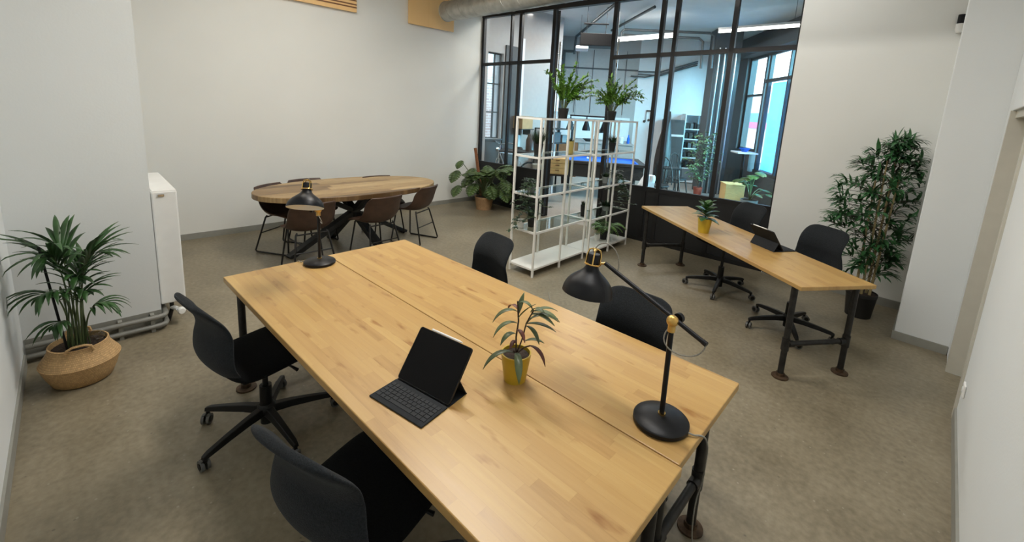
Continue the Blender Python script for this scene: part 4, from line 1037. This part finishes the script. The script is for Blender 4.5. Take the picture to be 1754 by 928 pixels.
# free-standing pier with pipes
m = MB(); hbox(m, 3.20, 3.78, 11.2, 11.75, 0, ZC); struct('pillar_hall', m, M['pier'])
m = MB()
for u in (3.28, 3.41, 3.66):
    m.cyl(HALL(u, 11.15, 0.02), HALL(u, 11.15, 3.5), .018, n=10)
t = thing('wall_pipe', 'thin pale vertical pipes on the dark hall pier', 'pipe', HALL(3.4, 11.15, 0))
for k, u in enumerate((3.28, 3.41, 3.66)):
    a = MB(); lo = HALL(u, 11.15, 0)-HALL(3.4, 11.15, 0); a.cyl(lo+UP*.0, lo+UP*3.5, .018, n=10); a.build('pipe_run', M['alu'], t, smooth=True)

# fluorescent tubes
def tube_light(label, u, v):
    t = thing('fluorescent_lamp', label, 'lamp', HALL(u, v, 3.5), 0)
    MB().bx(-.78, .78, -.04, .04, .03, .07).build('housing', M['tubew'], t)
    m = MB(); m.cyl((-.76, 0, .0), (.76, 0, 0), .022, n=14); m.build('tube', M['tube'], t, smooth=True)
    for x in (-.77, .77): MB().bx(x-.012, x+.012, -.025, .025, -.025, .03).build('end_cap', M['tubew'], t)
    for x in (-.5, .5):
        m = MB(); m.cyl((x, 0, .07), (x, 0, ZC-3.5), .004, n=6); m.build('hanger_wire', M['conduit'], t)
tube_light('glowing fluorescent tube in the hall nearer the shelving', 1.36, 10.33)
tube_light('glowing fluorescent tube in the hall nearer the street windows', 3.25, 8.72)
# ceiling conduits
def conduit(label, paths, r=.03):
    t = thing('ceiling_conduit', label, 'conduit', HALL(*paths[0][0]))
    for p in paths:
        m = MB(); m.tube([HALL(*q)-HALL(*paths[0][0]) for q in p], r, 10); m.build('conduit_run', M['conduit'], t, smooth=True)
conduit('long pair of conduits under the hall ceiling above the pool table', [[(1.0, 10.9, 3.78), (2.95, 10.95, 3.78), (3.05, 10.95, 3.72), (3.08, 10.98, 3.0)], [(1.0, 11.05, 3.68), (2.75, 11.08, 3.68), (2.85, 11.08, 3.6), (2.88, 11.1, 3.0)], [(1.0, 10.9, 3.78), (.94, 10.9, 3.72), (.94, 10.9, 3.5)]])
conduit('dark slanting ceiling pipe left of the hanging black box', [[(.62, 8.7, 3.86), (-.12, 12.6, 3.86), (-.14, 12.7, 3.7), (-.14, 12.75, 3.4)]], .035)
conduit('dark ceiling pipe slanting behind the doorway top', [[(1.35, 9.0, 3.87), (.75, 11.6, 3.87)]], .03)
conduit('triple conduits along the top of the hall left wall', [[(-2.0, 9.95, 3.42), (-.5, 13.12, 3.42)], [(-2.0, 9.95, 3.30), (-.5, 13.12, 3.30)], [(-2.0, 9.95, 3.12), (-.5, 13.12, 3.12)]], .025)
conduit('bundle of dark cables sagging along the white hall wall', [[(1.5, 13.1, 2.92), (1.9, 13.1, 2.90), (2.4, 13.1, 3.02), (3.3, 13.1, 3.35)], [(1.7, 13.1, 3.05), (2.3, 13.1, 3.06), (3.3, 13.1, 3.40)], [(1.7, 13.12, 2.98), (2.3, 13.12, 2.96), (3.3, 13.12, 3.30)]], .02)
# hanging black projector box
t = hthing('hanging_box', 'black box hung from a bar under the hall ceiling', 'projector', .33, 9.5, 3.28)
MB().bx(-.34, .34, -.22, .22, -.12, .12).build('housing', M['blackmetal'], t, bevel=.01)
MB().bx(-.42, -.16, -.20, .20, -.19, -.121).build('light_skirt', M['hallwhite'], t, bevel=.02)
m = MB(); m.cyl((-.28, 0, .34), (.22, 0, .34), .016, n=10); m.build('hanging_bar', M['blackmetal'], t)
for x in (-.22, .17):
    m = MB(); m.cyl((x, 0, .12), (x, 0, .34), .006, n=6); m.cyl((x, 0, .34), (x, 0, ZC-3.28), .006, n=6); m.build('hanger_wire', M['blackmetal'], t)
# billiard lamp: bar with cone shades
t = hthing('billiard_lamp', 'black bar with cone shades hung over the blue pool table', 'lamp', .39, 10.3, 1.74)
m = MB(); m.cyl((-.5, 0, 0), (.42, 0, 0), .018, n=10); m.build('bar', M['blackmetal'], t)
for x in (-.48, -.11, .30):
    m = MB(); m.cyl((x, 0, -.06), (x, 0, .0), .012, n=8); m.lathe([(.02, -.05), (.025, -.09), (.05, -.15), (.088, -.28), (.092, -.33), (.089, -.33), (.05, -.16), (.0, -.10)], 24, (x, 0, 0)); sh = m.build('lamp_shade', M['lampblack'], t, smooth=True)
    m = MB(); m.lathe([(.0, -.12), (.048, -.165), (.086, -.29), (.088, -.329)], 24, (x, 0, 0)); m.build('shade_lining', M['lampwhite'], sh, smooth=True)
for x in (-.4, .35):
    m = MB(); m.cyl((x, 0, 0), (x, 0, ZC-1.74), .004, n=6); m.build('hanger_wire', M['blackmetal'], t)
# pool table
t = hthing('pool_table', 'dark pool table with bright blue cloth behind the shelving', 'table', .60, 9.95, 0)
MB().bx(-.83, .83, -.50, .50, .752, .772).build('playing_surface', M['blue'], t)
for nm, b in (('rail', (-.98, .98, .50, .64)), ('rail', (-.98, .98, -.64, -.50)), ('rail', (-.98, -.83, -.4999, .4999)), ('rail', (.83, .98, -.4999, .4999))):
    r_ = MB().bx(b[0], b[1], b[2], b[3], .74, .80).build(nm, M['darkwood'], t, bevel=.008)
for b in ((-.83, .83, .465, .4999), (-.83, .83, -.4999, -.465), (-.83, -.795, -.46, .46), (.795, .83, -.46, .46)): MB().bx(b[0], b[1], b[2], b[3], .7721, .797).build('cushion', M['blue'], t)
MB().bx(-.93, .93, -.59, .59, .46, .74).build('cabinet_body', M['darkwood'], t, bevel=.01)
for x in (-.72, .72):
    for y in (-.42, .42):
        m = MB(); m.lathe([(0, 0), (.05, 0), (.06, .1), (.075, .3), (.085, .46), (0, .46)], 16, (x, y, 0)); m.build('leg', M['darkwood'], t, smooth=True)
for i, (x, y, c) in enumerate(((-.25, .1, 'hallwhite'), (-.1, .2, 'red'), (.3, -.1, 'potyellow'))):
    pass
t = thing('billiard_ball', 'white billiard ball on the blue pool cloth', 'ball', HALL(.36, 10.05, .7722))
m = MB(); MB.sphere(m, (0, 0, .028), .028, 16, 10); m.build('ball', M['whitegloss'], t, smooth=True)
# pine drawer box on a trolley
t = hthing('drawer_box', 'pine drawer box on a low dark trolley in the doorway view', 'drawers', -.27, 8.85, 0)
MB().bx(-.22, .22, -.2, .2, .58, .90).build('body', M['crate'], t, bevel=.006)
for z in (.60, .70, .80): 
    d = MB().bx(-.205, .205, -.212, -.2001, z, z+.09).build('drawer', M['crate'], t, bevel=.004)
    MB().bx(-.04, .04, -.222, -.2121, z+.055, z+.07).build('drawer_handle', M['brownwood'], d)
MB().bx(-.22, .22, -.19, .19, .54, .5799).build('trolley_top', M['darkwood'], t)
for x in (-.19, .19):
    for y in (-.16, .16):
        m = MB(); m.cyl((x, y, .0), (x, y, .54), .014, n=8); m.build('leg', M['blackmetal'], t)
# kitchen run on the back wall
t = hthing('kitchen_counter', 'brown fronted kitchen counter with grey top along the hall back wall', 'counter', .55, 12.75, 0)
MB().bx(-1.08, 1.12, -.42, .40, .98, 1.02).build('worktop', M['greytop'], t)
MB().bx(-1.05, -.40, -.40, .40, 0, .98).build('cabinet_door', M['brownwood'], t)
MB().bx(-.39, 1.1, -.38, .40, 0, .98).build('cabinet', M['greytop'], t)
for x in (-.2, .25, .7): MB().bx(x, x+.42, -.395, -.3801, .1, .95).build('cabinet_door', M['greytop'], t)
def small(name, label, cat, u, v, z, prof, mat, grp=None):
    t = thing(name, label, cat, HALL(u, v, z), 0, grp); MB().lathe(prof, 18).build('body', M[mat], t, smooth=True); return t
t = hthing('kitchen_tap', 'tall chrome kitchen tap on the hall counter', 'tap', -.02, 12.9, 1.0203)
m = MB(); m.tube([(0, 0, 0), (0, 0, .36), (0, -.03, .42), (0, -.1, .44), (0, -.16, .40), (0, -.17, .34)], .017, 10); m.build('spout', M['chrome'], t, smooth=True)
m = MB(); m.cyl((0, 0, 0), (0, 0, .03), .03); m.cyl((.02, 0, .10), (.08, 0, .14), .008); m.build('lever', M['chrome'], t, smooth=True)
small('bowl', 'dark bowl on the hall counter between tap and wall sockets', 'bowl', .42, 12.55, 1.0203, [(0, 0), (.06, 0), (.16, .07), (.15, .075), (.05, .01), (0, .01)], 'pier')
small('bottle', 'brown bottle on the hall counter beside the bowl', 'bottle', .62, 12.7, 1.0203, [(0, 0), (.035, 0), (.035, .13), (.013, .17), (.013, .22), (0, .22)], 'brownwood')
small('jar', 'pale jar near the right end of the hall counter', 'jar', 1.35, 12.6, 1.0203, [(0, 0), (.06, 0), (.065, .15), (.04, .18), (0, .18)], 'hallwhite')
small('bottle', 'blue bottle at the right end of the hall counter', 'bottle', 1.55, 12.65, 1.0203, [(0, 0), (.04, 0), (.04, .14), (.015, .2), (.015, .24), (0, .24)], 'blue')
t = hthing('socket_strip', 'black double socket on the hall back wall over the counter', 'socket', .80, 13.175, 1.30)
MB().bx(-.12, .12, -.012, .0, -.05, .05).build('cover_plate', M['blackmetal'], t, bevel=.004)
for x in (-.06, .06):
    m = MB(); m.cyl((x, -.012, 0), (x, -.016, 0), .03, n=16); m.build('outlet', M['pier'], t)
# music-note wall ornament
t = hthing('wall_ornament', 'small dark music note ornament on the pale hall wall', 'ornament', 2.07, 13.19, 1.66)
m = MB()
for (x, z) in ((-.05, 0), (.07, .04)): m.cyl((x, -.012, z), (x, 0, z), .038, n=18); m.bx(x+.026, x+.04, -.012, 0, z, z+.28)
m.bx(-.024, .11, -.012, 0, .28, .325); m.build('note', M['leather'], t)
# tall dark curved board
t = hthing('paddle_board', 'tall dark curved board leaning upright by the hall wall', 'board', 1.98, 9.9, 0)
P = []
for i in range(21):
    z = .0+1.95*i/20; w = .15*math.sin(math.pi*min(1, (i/20*.86+.14)))+.012; y = .10*(i/20)**2
    P.append([(u_*w+.08*(i/20)**2.2, y-.06*(1-u_*u_), z) for u_ in (-1, -.6, -.2, .2, .6, 1)])
pad(P, .04).build('deck', M['darkwood'], t, smooth=True)
m = MB(); m.tube([(p[0][0], p[0][1], p[0][2]) for p in P], .012, 8); m.build('edge_trim', M['leather'], t, smooth=True)
# black cabinets and the white shelf by the pale wall
t = hthing('storage_cabinet', 'black two-part storage cabinet against the bright hall wall', 'cabinet', 2.77, 12.85, 0)
MB().bx(-.25, .25, -.3, .3, 0, 1.30).build('body', M['pier'], t, bevel=.01)
MB().bx(-.25, .25, -.3, .3, 1.36, 1.76).build('upper_body', M['pier'], t, bevel=.01)
MB().bx(-.26, .26, -.31, .31, 1.301, 1.359).build('middle_shelf', M['hallwhite'], t)
m = MB(); m.bx(.16, .18, -.32, -.301, .6, .85); m.build('door_handle', M['alu'], t)
t = hthing('white_bookcase', 'white bookcase with dark things on it beside the dark pier', 'bookcase', 3.32, 12.95, 0)
for x in (-.24, .24): MB().bx(x-.015, x+.015, -.2, .2, 0, 1.94).build('side_panel', M['hallwhite'], t)
for z in (.03, .42, .72, .98, 1.24, 1.52, 1.925): MB().bx(-.2249, .2249, -.2, .2, z-.012, z+.012).build('shelf', M['hallwhite'], t)
rnd = random.Random(91)
for z in (.433, .733, .993, 1.253, 1.533):
    u = -.19
    while u < .16:
        w = rnd.uniform(.05, .10); hgt = rnd.uniform(.10, .19)
        q = hthing('storage_box', 'small dark box on the white hall bookcase', 'box', 3.32+u+w/2, 12.92, z, 'boxes on the white bookcase')
        MB().bx(-w/2, w/2, -.1, .1, 0, hgt).build('body', M[rnd.choice(('pier', 'blackmetal', 'darkwood', 'spider'))], q, bevel=.004); u += w+rnd.uniform(.02, .05)
# hall tree in a red pot
TC = HALL(2.98, 10.45, 0)
t = thing('potted_tree', 'leafy tree in a red pot standing in the hall before the dark pier', 'plant', TC); pot(t, .075, .10, .26, M['potred'], lip=.005)
m = MB(); m.tube([(0, 0, .24), (.02, .02, .6), (0, .03, 1.0), (.05, .08, 1.4)], .012, 8); m.build('trunk', M['stemb'], t, smooth=True)
lf = MB(); tw = MB(); rnd = random.Random(95)
for i in range(150):
    z = rnd.uniform(.45, 1.55); a = rnd.uniform(0, 6.28); r = rnd.uniform(.05, .38)*(1.1 if z < 1.1 else .75)
    p = Vector((r*math.cos(a)+.05*(z-.5), r*math.sin(a)+.05*(z-.5), z)); tw.tube([(0, .02, max(.3, z-.15)), p], .003, 5)
    for q in range(3): lf.leaf(p, (math.cos(a+q), math.sin(a+q), rnd.uniform(-.4, .4)), rnd.uniform(.07, .11), .05, 1.0, n=3, fold=.08)
tw.build('twigs', M['stemb'], t); lf.build('foliage', M['tree'], t, smooth=True)
# wooden box, plant and small white-topped table near the street window
t = hthing('wooden_crate', 'pale wooden box on the hall floor near the street window', 'box', 3.55, 9.9, 0)
MB().bx(-.2, .2, -.18, .18, 0, .46).build('body', M['crate'], t, bevel=.008); MB().bx(-.21, .21, -.19, .19, .461, .485).build('lid', M['crate'], t, bevel=.004)
PL = HALL(3.68, 9.25, 0)
t = thing('potted_monstera', 'monstera in a grey pot in the hall by the street window', 'plant', PL); pot(t, .13, .17, .26, M['potgrey'])
lf = MB(); stm = MB(); rnd = random.Random(97)
for i in range(16):
    a = i*2.399; r = .10+.22*((i*.618) % 1); p = Vector((r*math.cos(a), r*math.sin(a), .40+.50*((i*.377) % 1)))
    stm.tube(bez((0, 0, .22), (p.x*.3, p.y*.3, p.z*.9), p, 8), .006, 6); mon_leaf(p, Vector((math.cos(a), math.sin(a), .2))*.8+TV*.4-UP*.1, rnd.uniform(.16, .22))
stm.build('stems', M['stemg'], t, smooth=True); lf.build('foliage', M['monstera'], t, smooth=True)
t = hthing('side_table', 'small white-topped side table under the bright street window', 'table', 3.95, 10.6, 0)
MB().bx(-.22, .22, -.25, .25, 1.10, 1.135).build('tabletop', M['hallwhite'], t, bevel=.006); m = MB(); m.cyl((0, 0, .03), (0, 0, 1.1), .03); m.build('column', M['blackmetal'], t); MB().lathe([(0, 0), (.2, 0), (.19, .02), (.03, .04), (0, .04)], 24).build('foot', M['blackmetal'], t, smooth=True)
small('bowl', 'blue bowl on the small white-topped table by the street window', 'bowl', 3.95, 10.6, 1.1353, [(0, 0), (.05, 0), (.12, .08), (.11, .085), (.04, .01), (0, .01)], 'blue')
# spindle chairs and a tall stool frame
def spindle_chair(label, u, v, rz):
    t = thing('spindle_chair', label, 'chair', HALL(u, v), R(rz), 'spindle chairs in the hall')
    MB().lathe([(0, .43), (.20, .43), (.215, .445), (.20, .465), (0, .46)], 24).build('seat', M['spider'], t, smooth=True)
    for sx in (-1, 1):
        for sy in (-1, 1):
            m = MB(); m.cyl((.13*sx, .13*sy, .44), (.19*sx, .2*sy, 0), .016, .012, 10); m.build('leg', M['spider'], t, smooth=True)
    m = MB(); arc = [(.21*math.cos(R(a)), -.17-.04*math.sin(R(a)), .46+.55*math.sin(R(a))) for a in range(0, 181, 12)]; m.tube(arc, .011, 8); m.build('back_hoop', M['spider'], t, smooth=True)
    for k in range(-3, 4):
        x = .045*k; m = MB(); zt_ = .46+.55*math.sqrt(max(0, 1-(x*1.25/.21)**2)); m.cyl((x, -.17, .455), (x*1.25, -.21, zt_), .006, n=6); m.build('spindle', M['spider'], t)
spindle_chair('dark spindle-back chair in the hall beside the pool table', 1.80, 9.05, 37.7+150)
spindle_chair('dark spindle-back chair in the hall below the black cabinet', 2.45, 10.3, 37.7+200)
t = hthing('throw', 'crumpled pale throw hanging over the hall stool', 'throw', 1.52, 8.75, 0)
P = []
for i in range(15):
    z = .02+.66*i/14; row = []
    for k in range(25):
        a = 2*math.pi*k/24; r = (.20-.10*(i/14)**2)*(1+.14*math.sin(5*a+i*.5)+.06*math.sin(9*a-i)); row.append((r*math.cos(a)+.03*math.sin(i*.6), r*math.sin(a), z))
    P.append(row)
P.append([(0, 0, .69)]*25)
m = MB(); m.grid(P); m.build('cloth', M['hallwhite'], t, smooth=True)
t = hthing('bar_stool', 'tall dark bar stool frame with slanting red-brown legs in the hall', 'stool', 2.12, 9.55, 0)
MB().bx(-.17, .17, -.17, .17, .74, .78).build('seat', M['spider'], t, bevel=.01)
for sx in (-1, 1):
    for sy in (-1, 1):
        m = MB(); m.cyl((.13*sx, .13*sy, .74), (.22*sx, .22*sy, 0), .014, n=8); m.build('leg', M['leather'], t, smooth=True)
for z, r in ((.25, .19), (.5, .162)):
    m = MB(); m.tube([(r, r, z), (-r, r, z), (-r, -r, z), (r, -r, z)], .009, 6, closed=True); m.build('foot_rail', M['spider'], t)
# bicycle, shelf and clutter at the hall's left window
t = thing('bicycle', 'silver city bicycle parked under the brick-view window', 'bicycle', (-6.60, 6.50, 0), R(90))
def wheel(x):
    m = MB(); m.tube([(x+.33*math.cos(a), 0, .335+.33*math.sin(a)) for a in [2*math.pi*k/36 for k in range(36)]], .016, 8, closed=True); w = m.build('tyre', M['blackmetal'], t, smooth=True)
    m = MB(); m.tube([(x+.31*math.cos(a), 0, .335+.31*math.sin(a)) for a in [2*math.pi*k/36 for k in range(36)]], .009, 6, closed=True)
    for k in range(16):
        a = 2*math.pi*k/16; m.cyl((x, 0, .335), (x+.31*math.cos(a), 0, .335+.31*math.sin(a)), .0018, n=5)
    m.cyl((x, -.05, .335), (x, .05, .335), .02, n=10); m.build('spokes', M['chrome'], w)
wheel(-.53); wheel(.50)
m = MB(); bb = (-.08, 0, .30); ht = (-.40, 0, .92); seat_ = (.12, 0, .85); rw_ = (.50, 0, .335)
for a, b, r in ((bb, ht, .02), (bb, seat_, .018), (ht, seat_, .017), (bb, rw_, .012), (seat_, rw_, .01)): m.cyl(a, b, r, n=10)
m.build('frame', M['alu'], t, smooth=True)
m = MB(); m.cyl((-.53, .04, .335), (-.42, .04, .80), .012); m.cyl((-.53, -.04, .335), (-.42, -.04, .80), .012); m.cyl((-.42, 0, .78), (-.37, 0, 1.06), .018); m.build('fork', M['chrome'], t, smooth=True)
m = MB(); m.tube([(-.22, -.30, 1.10), (-.33, -.22, 1.13), (-.37, 0, 1.08), (-.33, .22, 1.13), (-.22, .30, 1.10)], .013, 8); m.build('handlebar', M['chrome'], t, smooth=True)
m = MB(); m.cyl(seat_, (.14, 0, .96), .013); m.lathe([(0, 0), (.09, 0), (.10, .03), (.07, .06), (0, .07)], 16, (.16, 0, .95)); m.build('saddle', M['blackmetal'], t, smooth=True)
m = MB(); MB.sphere(m, (-.45, 0, .98), .05, 14, 8); m.build('headlamp', M['chrome'], t, smooth=True)
t = thing('storage_rack', 'dark open rack against the hall left wall beyond the bicycle', 'rack', (-6.60, 7.80, 0))
for x in (-.2, .2):
    for y in (-.42, .42): MB().bx(x-.015, x+.015, y-.015, y+.015, 0, 1.42).build('post', M['spider'], t)
for z in (.35, .75, 1.08, 1.40): MB().bx(-.2, .2, -.42, .42, z, z+.02).build('shelf', M['spider'], t)
t = thing('wall_shelf', 'short dark wall shelf over the bicycle in the hall', 'shelf', (-6.87, 6.90, 1.40)); MB().bx(.0, .28, -.20, .20, -.02, 0).build('board', M['spider'], t)
for y in (-.15, .15): MB().bx(.0, .22, y-.008, y+.008, -.14, -.0201).build('bracket', M['spider'], t)
t = thing('cardboard_box', 'cardboard box on the short wall shelf over the bicycle', 'box', (-6.72, 6.88, 1.4003)); MB().bx(-.14, .14, -.16, .16, 0, .27).build('body', M['cardboard'], t); MB().bx(-.02, .02, -.161, .161, .2701, .272).build('tape', M['crate'], t)
for y, c, h, lab in ((7.53, 'hallwhite', .17, 'white box on the rack middle shelf'), (7.80, 'pier', .22, 'dark box on the rack middle shelf'), (8.07, 'potgrey', .15, 'grey box on the rack middle shelf')):
    t = thing('storage_box', lab, 'box', (-6.6, y, 1.1003)); MB().bx(-.13, .13, -.1, .1, 0, h).build('body', M[c], t, bevel=.006); MB().bx(-.135, .135, -.105, .105, h+.0005, h+.015).build('lid', M[c], t)
t = thing('display_board', 'pale upright display board on the hall left wall', 'board', (-6.895, 8.02, 2.06)); MB().bx(0, .05, -.17, .17, -.25, .25).build('panel', M['hallwhite'], t); MB().bx(.0501, .056, -.155, .155, -.235, .235).build('face', M['whitegloss'], t)
t = hthing('desk_stand', 'white pedestal work table at the hall left side', 'table', -1.05, 8.55, 0)
MB().bx(-.35, .35, -.25, .25, .98, 1.01).build('tabletop', M['spider'], t); m = MB(); m.cyl((0, 0, .02), (0, 0, .98), .03); m.build('column', M['hallwhite'], t); MB().bx(-.2, .2, -.035, .035, 0, .04).build('foot', M['hallwhite'], t); MB().bx(-.035, .035, -.2, -.036, 0, .04).build('foot', M['hallwhite'], t)
small('bottle', 'pink bottle on the pedestal work table in the hall', 'bottle', -.85, 8.5, 1.0105, [(0, 0), (.06, 0), (.06, .22), (.03, .30), (.03, .34), (0, .34)], 'leather')
small('waste_bin', 'pale cylindrical bin on the hall floor by the doorway', 'bin', -.62, 8.3, 0, [(0, 0), (.10, 0), (.12, .80), (.11, .80), (.09, .02), (0, .02)], 'beige')

# ------------------------------------------------------------------ outside
struct('exterior_brick_building', MB().bx(-10.4, -10.0, 4.5, 12, -.1, 9), M['brick'])
m = MB(); hbox(m, 9.0, 9.4, 8, 34, -.1, 3.2); struct('exterior_street_building', m, M['hallwhite'])
pink = plain('pink_sign_band', (.62, .20, .42), .6); bl = plain('blue_sign_band', (.14, .38, .62), .6)
t = hthing('shop_sign', 'pink and blue sign band on the building across the street', 'sign', 8.99, 22.5, 1.5)
MB().bx(-.06, 0, -6, 6, 0, .30).build('pink_band', pink, t); MB().bx(-.05, 0, -6, 6, .301, .75).build('blue_band', bl, t)
struct('ground', MB().bx(-30, 40, -20, 50, -.35, -.15), M['hallwall'])
# ------------------------------------------------------------------ camera
cam = bpy.data.cameras.new('camera'); co = bpy.data.objects.new('camera', cam); COL.objects.link(co)
FPX, PPX, PPY, HC = 747.16, 877+20.75, 464-142.14, 1.8387
cam.sensor_fit = 'HORIZONTAL'; cam.sensor_width = 36; cam.lens = FPX/1754*36
cam.shift_x = -(PPX-877)/1754; cam.shift_y = (PPY-464)/1754
cam.clip_start = .05; cam.clip_end = 200
a, r = R(10.3475), R(3.2973); TH = R(43.7)
rot = Matrix.Rotation(TH, 3, 'Z')
fw = rot @ Vector((0, math.cos(a), -math.sin(a))); upv = rot @ Vector((0, math.sin(a), math.cos(a))); rt = rot @ Vector((1, 0, 0))
cr = rt*math.cos(r)+upv*math.sin(r); cu = upv*math.cos(r)-rt*math.sin(r)
mw = Matrix((cr, cu, -fw)).transposed().to_4x4(); mw.translation = Vector((0, 0, HC))
co.matrix_world = mw; sc.camera = co

# ------------------------------------------------------------------ light
def area(name, loc, tgt, sx, sy, pw, col):
    l = bpy.data.lights.new(name, 'AREA'); l.shape = 'RECTANGLE'; l.size = sx; l.size_y = sy; l.energy = pw; l.color = col
    o = bpy.data.objects.new(name, l); COL.objects.link(o); o.location = loc
    d = Vector(tgt)-Vector(loc); o.rotation_euler = d.to_track_quat('-Z', 'Y').to_euler(); return o
WARM = (1.0, .94, .85); NEUT = (1.0, .98, .95)
area("room_area_light", (-2.9, 2.3, 3.80), (-2.9, 2.301, 0), 1.6, .35, 105, WARM)
area('room_area_light', (-1.0, 1.9, 3.80), (-1.0, 1.901, 0), 1.2, .35, 52, NEUT)
area('room_area_light', (-5.0, 2.0, 3.80), (-5.0, 2.001, 0), .35, 1.4, 26, WARM)
area('hall_lamp', HALL(1.2, 9.8, 3.85), HALL(1.2, 9.81, 0), 2.5, 1.5, 150, (1, .98, .94))
area('hall_lamp', HALL(-1.8, 10.5, 3.85), HALL(-1.8, 10.51, 0), 1.5, 1.5, 55, (1, .96, .92))
sl = bpy.data.lights.new('daylight', 'SUN'); sl.energy = 40; sl.color = (.22, .70, .95); sl.angle = R(60)
so = bpy.data.objects.new('daylight', sl); COL.objects.link(so); so.rotation_euler = (HALL(-.78, .58, -.24)).to_track_quat('-Z', 'Y').to_euler()
area('room_area_light', (-1.7, 5.05, 3.80), (-1.7, 5.051, 0), 1.6, .3, 20, (1, .98, .95))  # added fill light between duct and back wall, brightens that wall and the glazing
area('hall_lamp', HALL(-.1, 8.3, 3.85), HALL(-.1, 8.31, 0), 1.2, .4, 70, (1, .95, .88))
def portal(loc, tgt, sx, sy):
    o = area('daylight_portal', loc, tgt, sx, sy, 1, (1, 1, 1)); o.data.cycles.is_portal = True
portal(HALL(4.7, 9.8, 2.0), HALL(2.0, 9.8, 2.0), 5.0, 3.0)
portal((-7.1, 6.17, 2.05), (-6.0, 6.17, 2.05), .5, 1.8)
w = bpy.data.worlds.new('world'); sc.world = w; w.use_nodes = True
bg = w.node_tree.nodes['Background']; bg.inputs[0].default_value = (.66, .84, 1.0, 1); bg.inputs[1].default_value = 5.0
sc.view_settings.view_transform = 'Standard'; sc.view_settings.look = 'None'; sc.view_settings.gamma = 1; sc.view_settings.use_curve_mapping = False
sc.view_settings.exposure = -0.18
sc.cycles.use_denoising = True
sc.cycles.max_bounces = 10; sc.cycles.diffuse_bounces = 5; sc.cycles.transparent_max_bounces = 24; sc.cycles.glossy_bounces = 4
sc.cycles.caustics_reflective = False; sc.cycles.caustics_refractive = False
sc.cycles.sample_clamp_indirect = 6
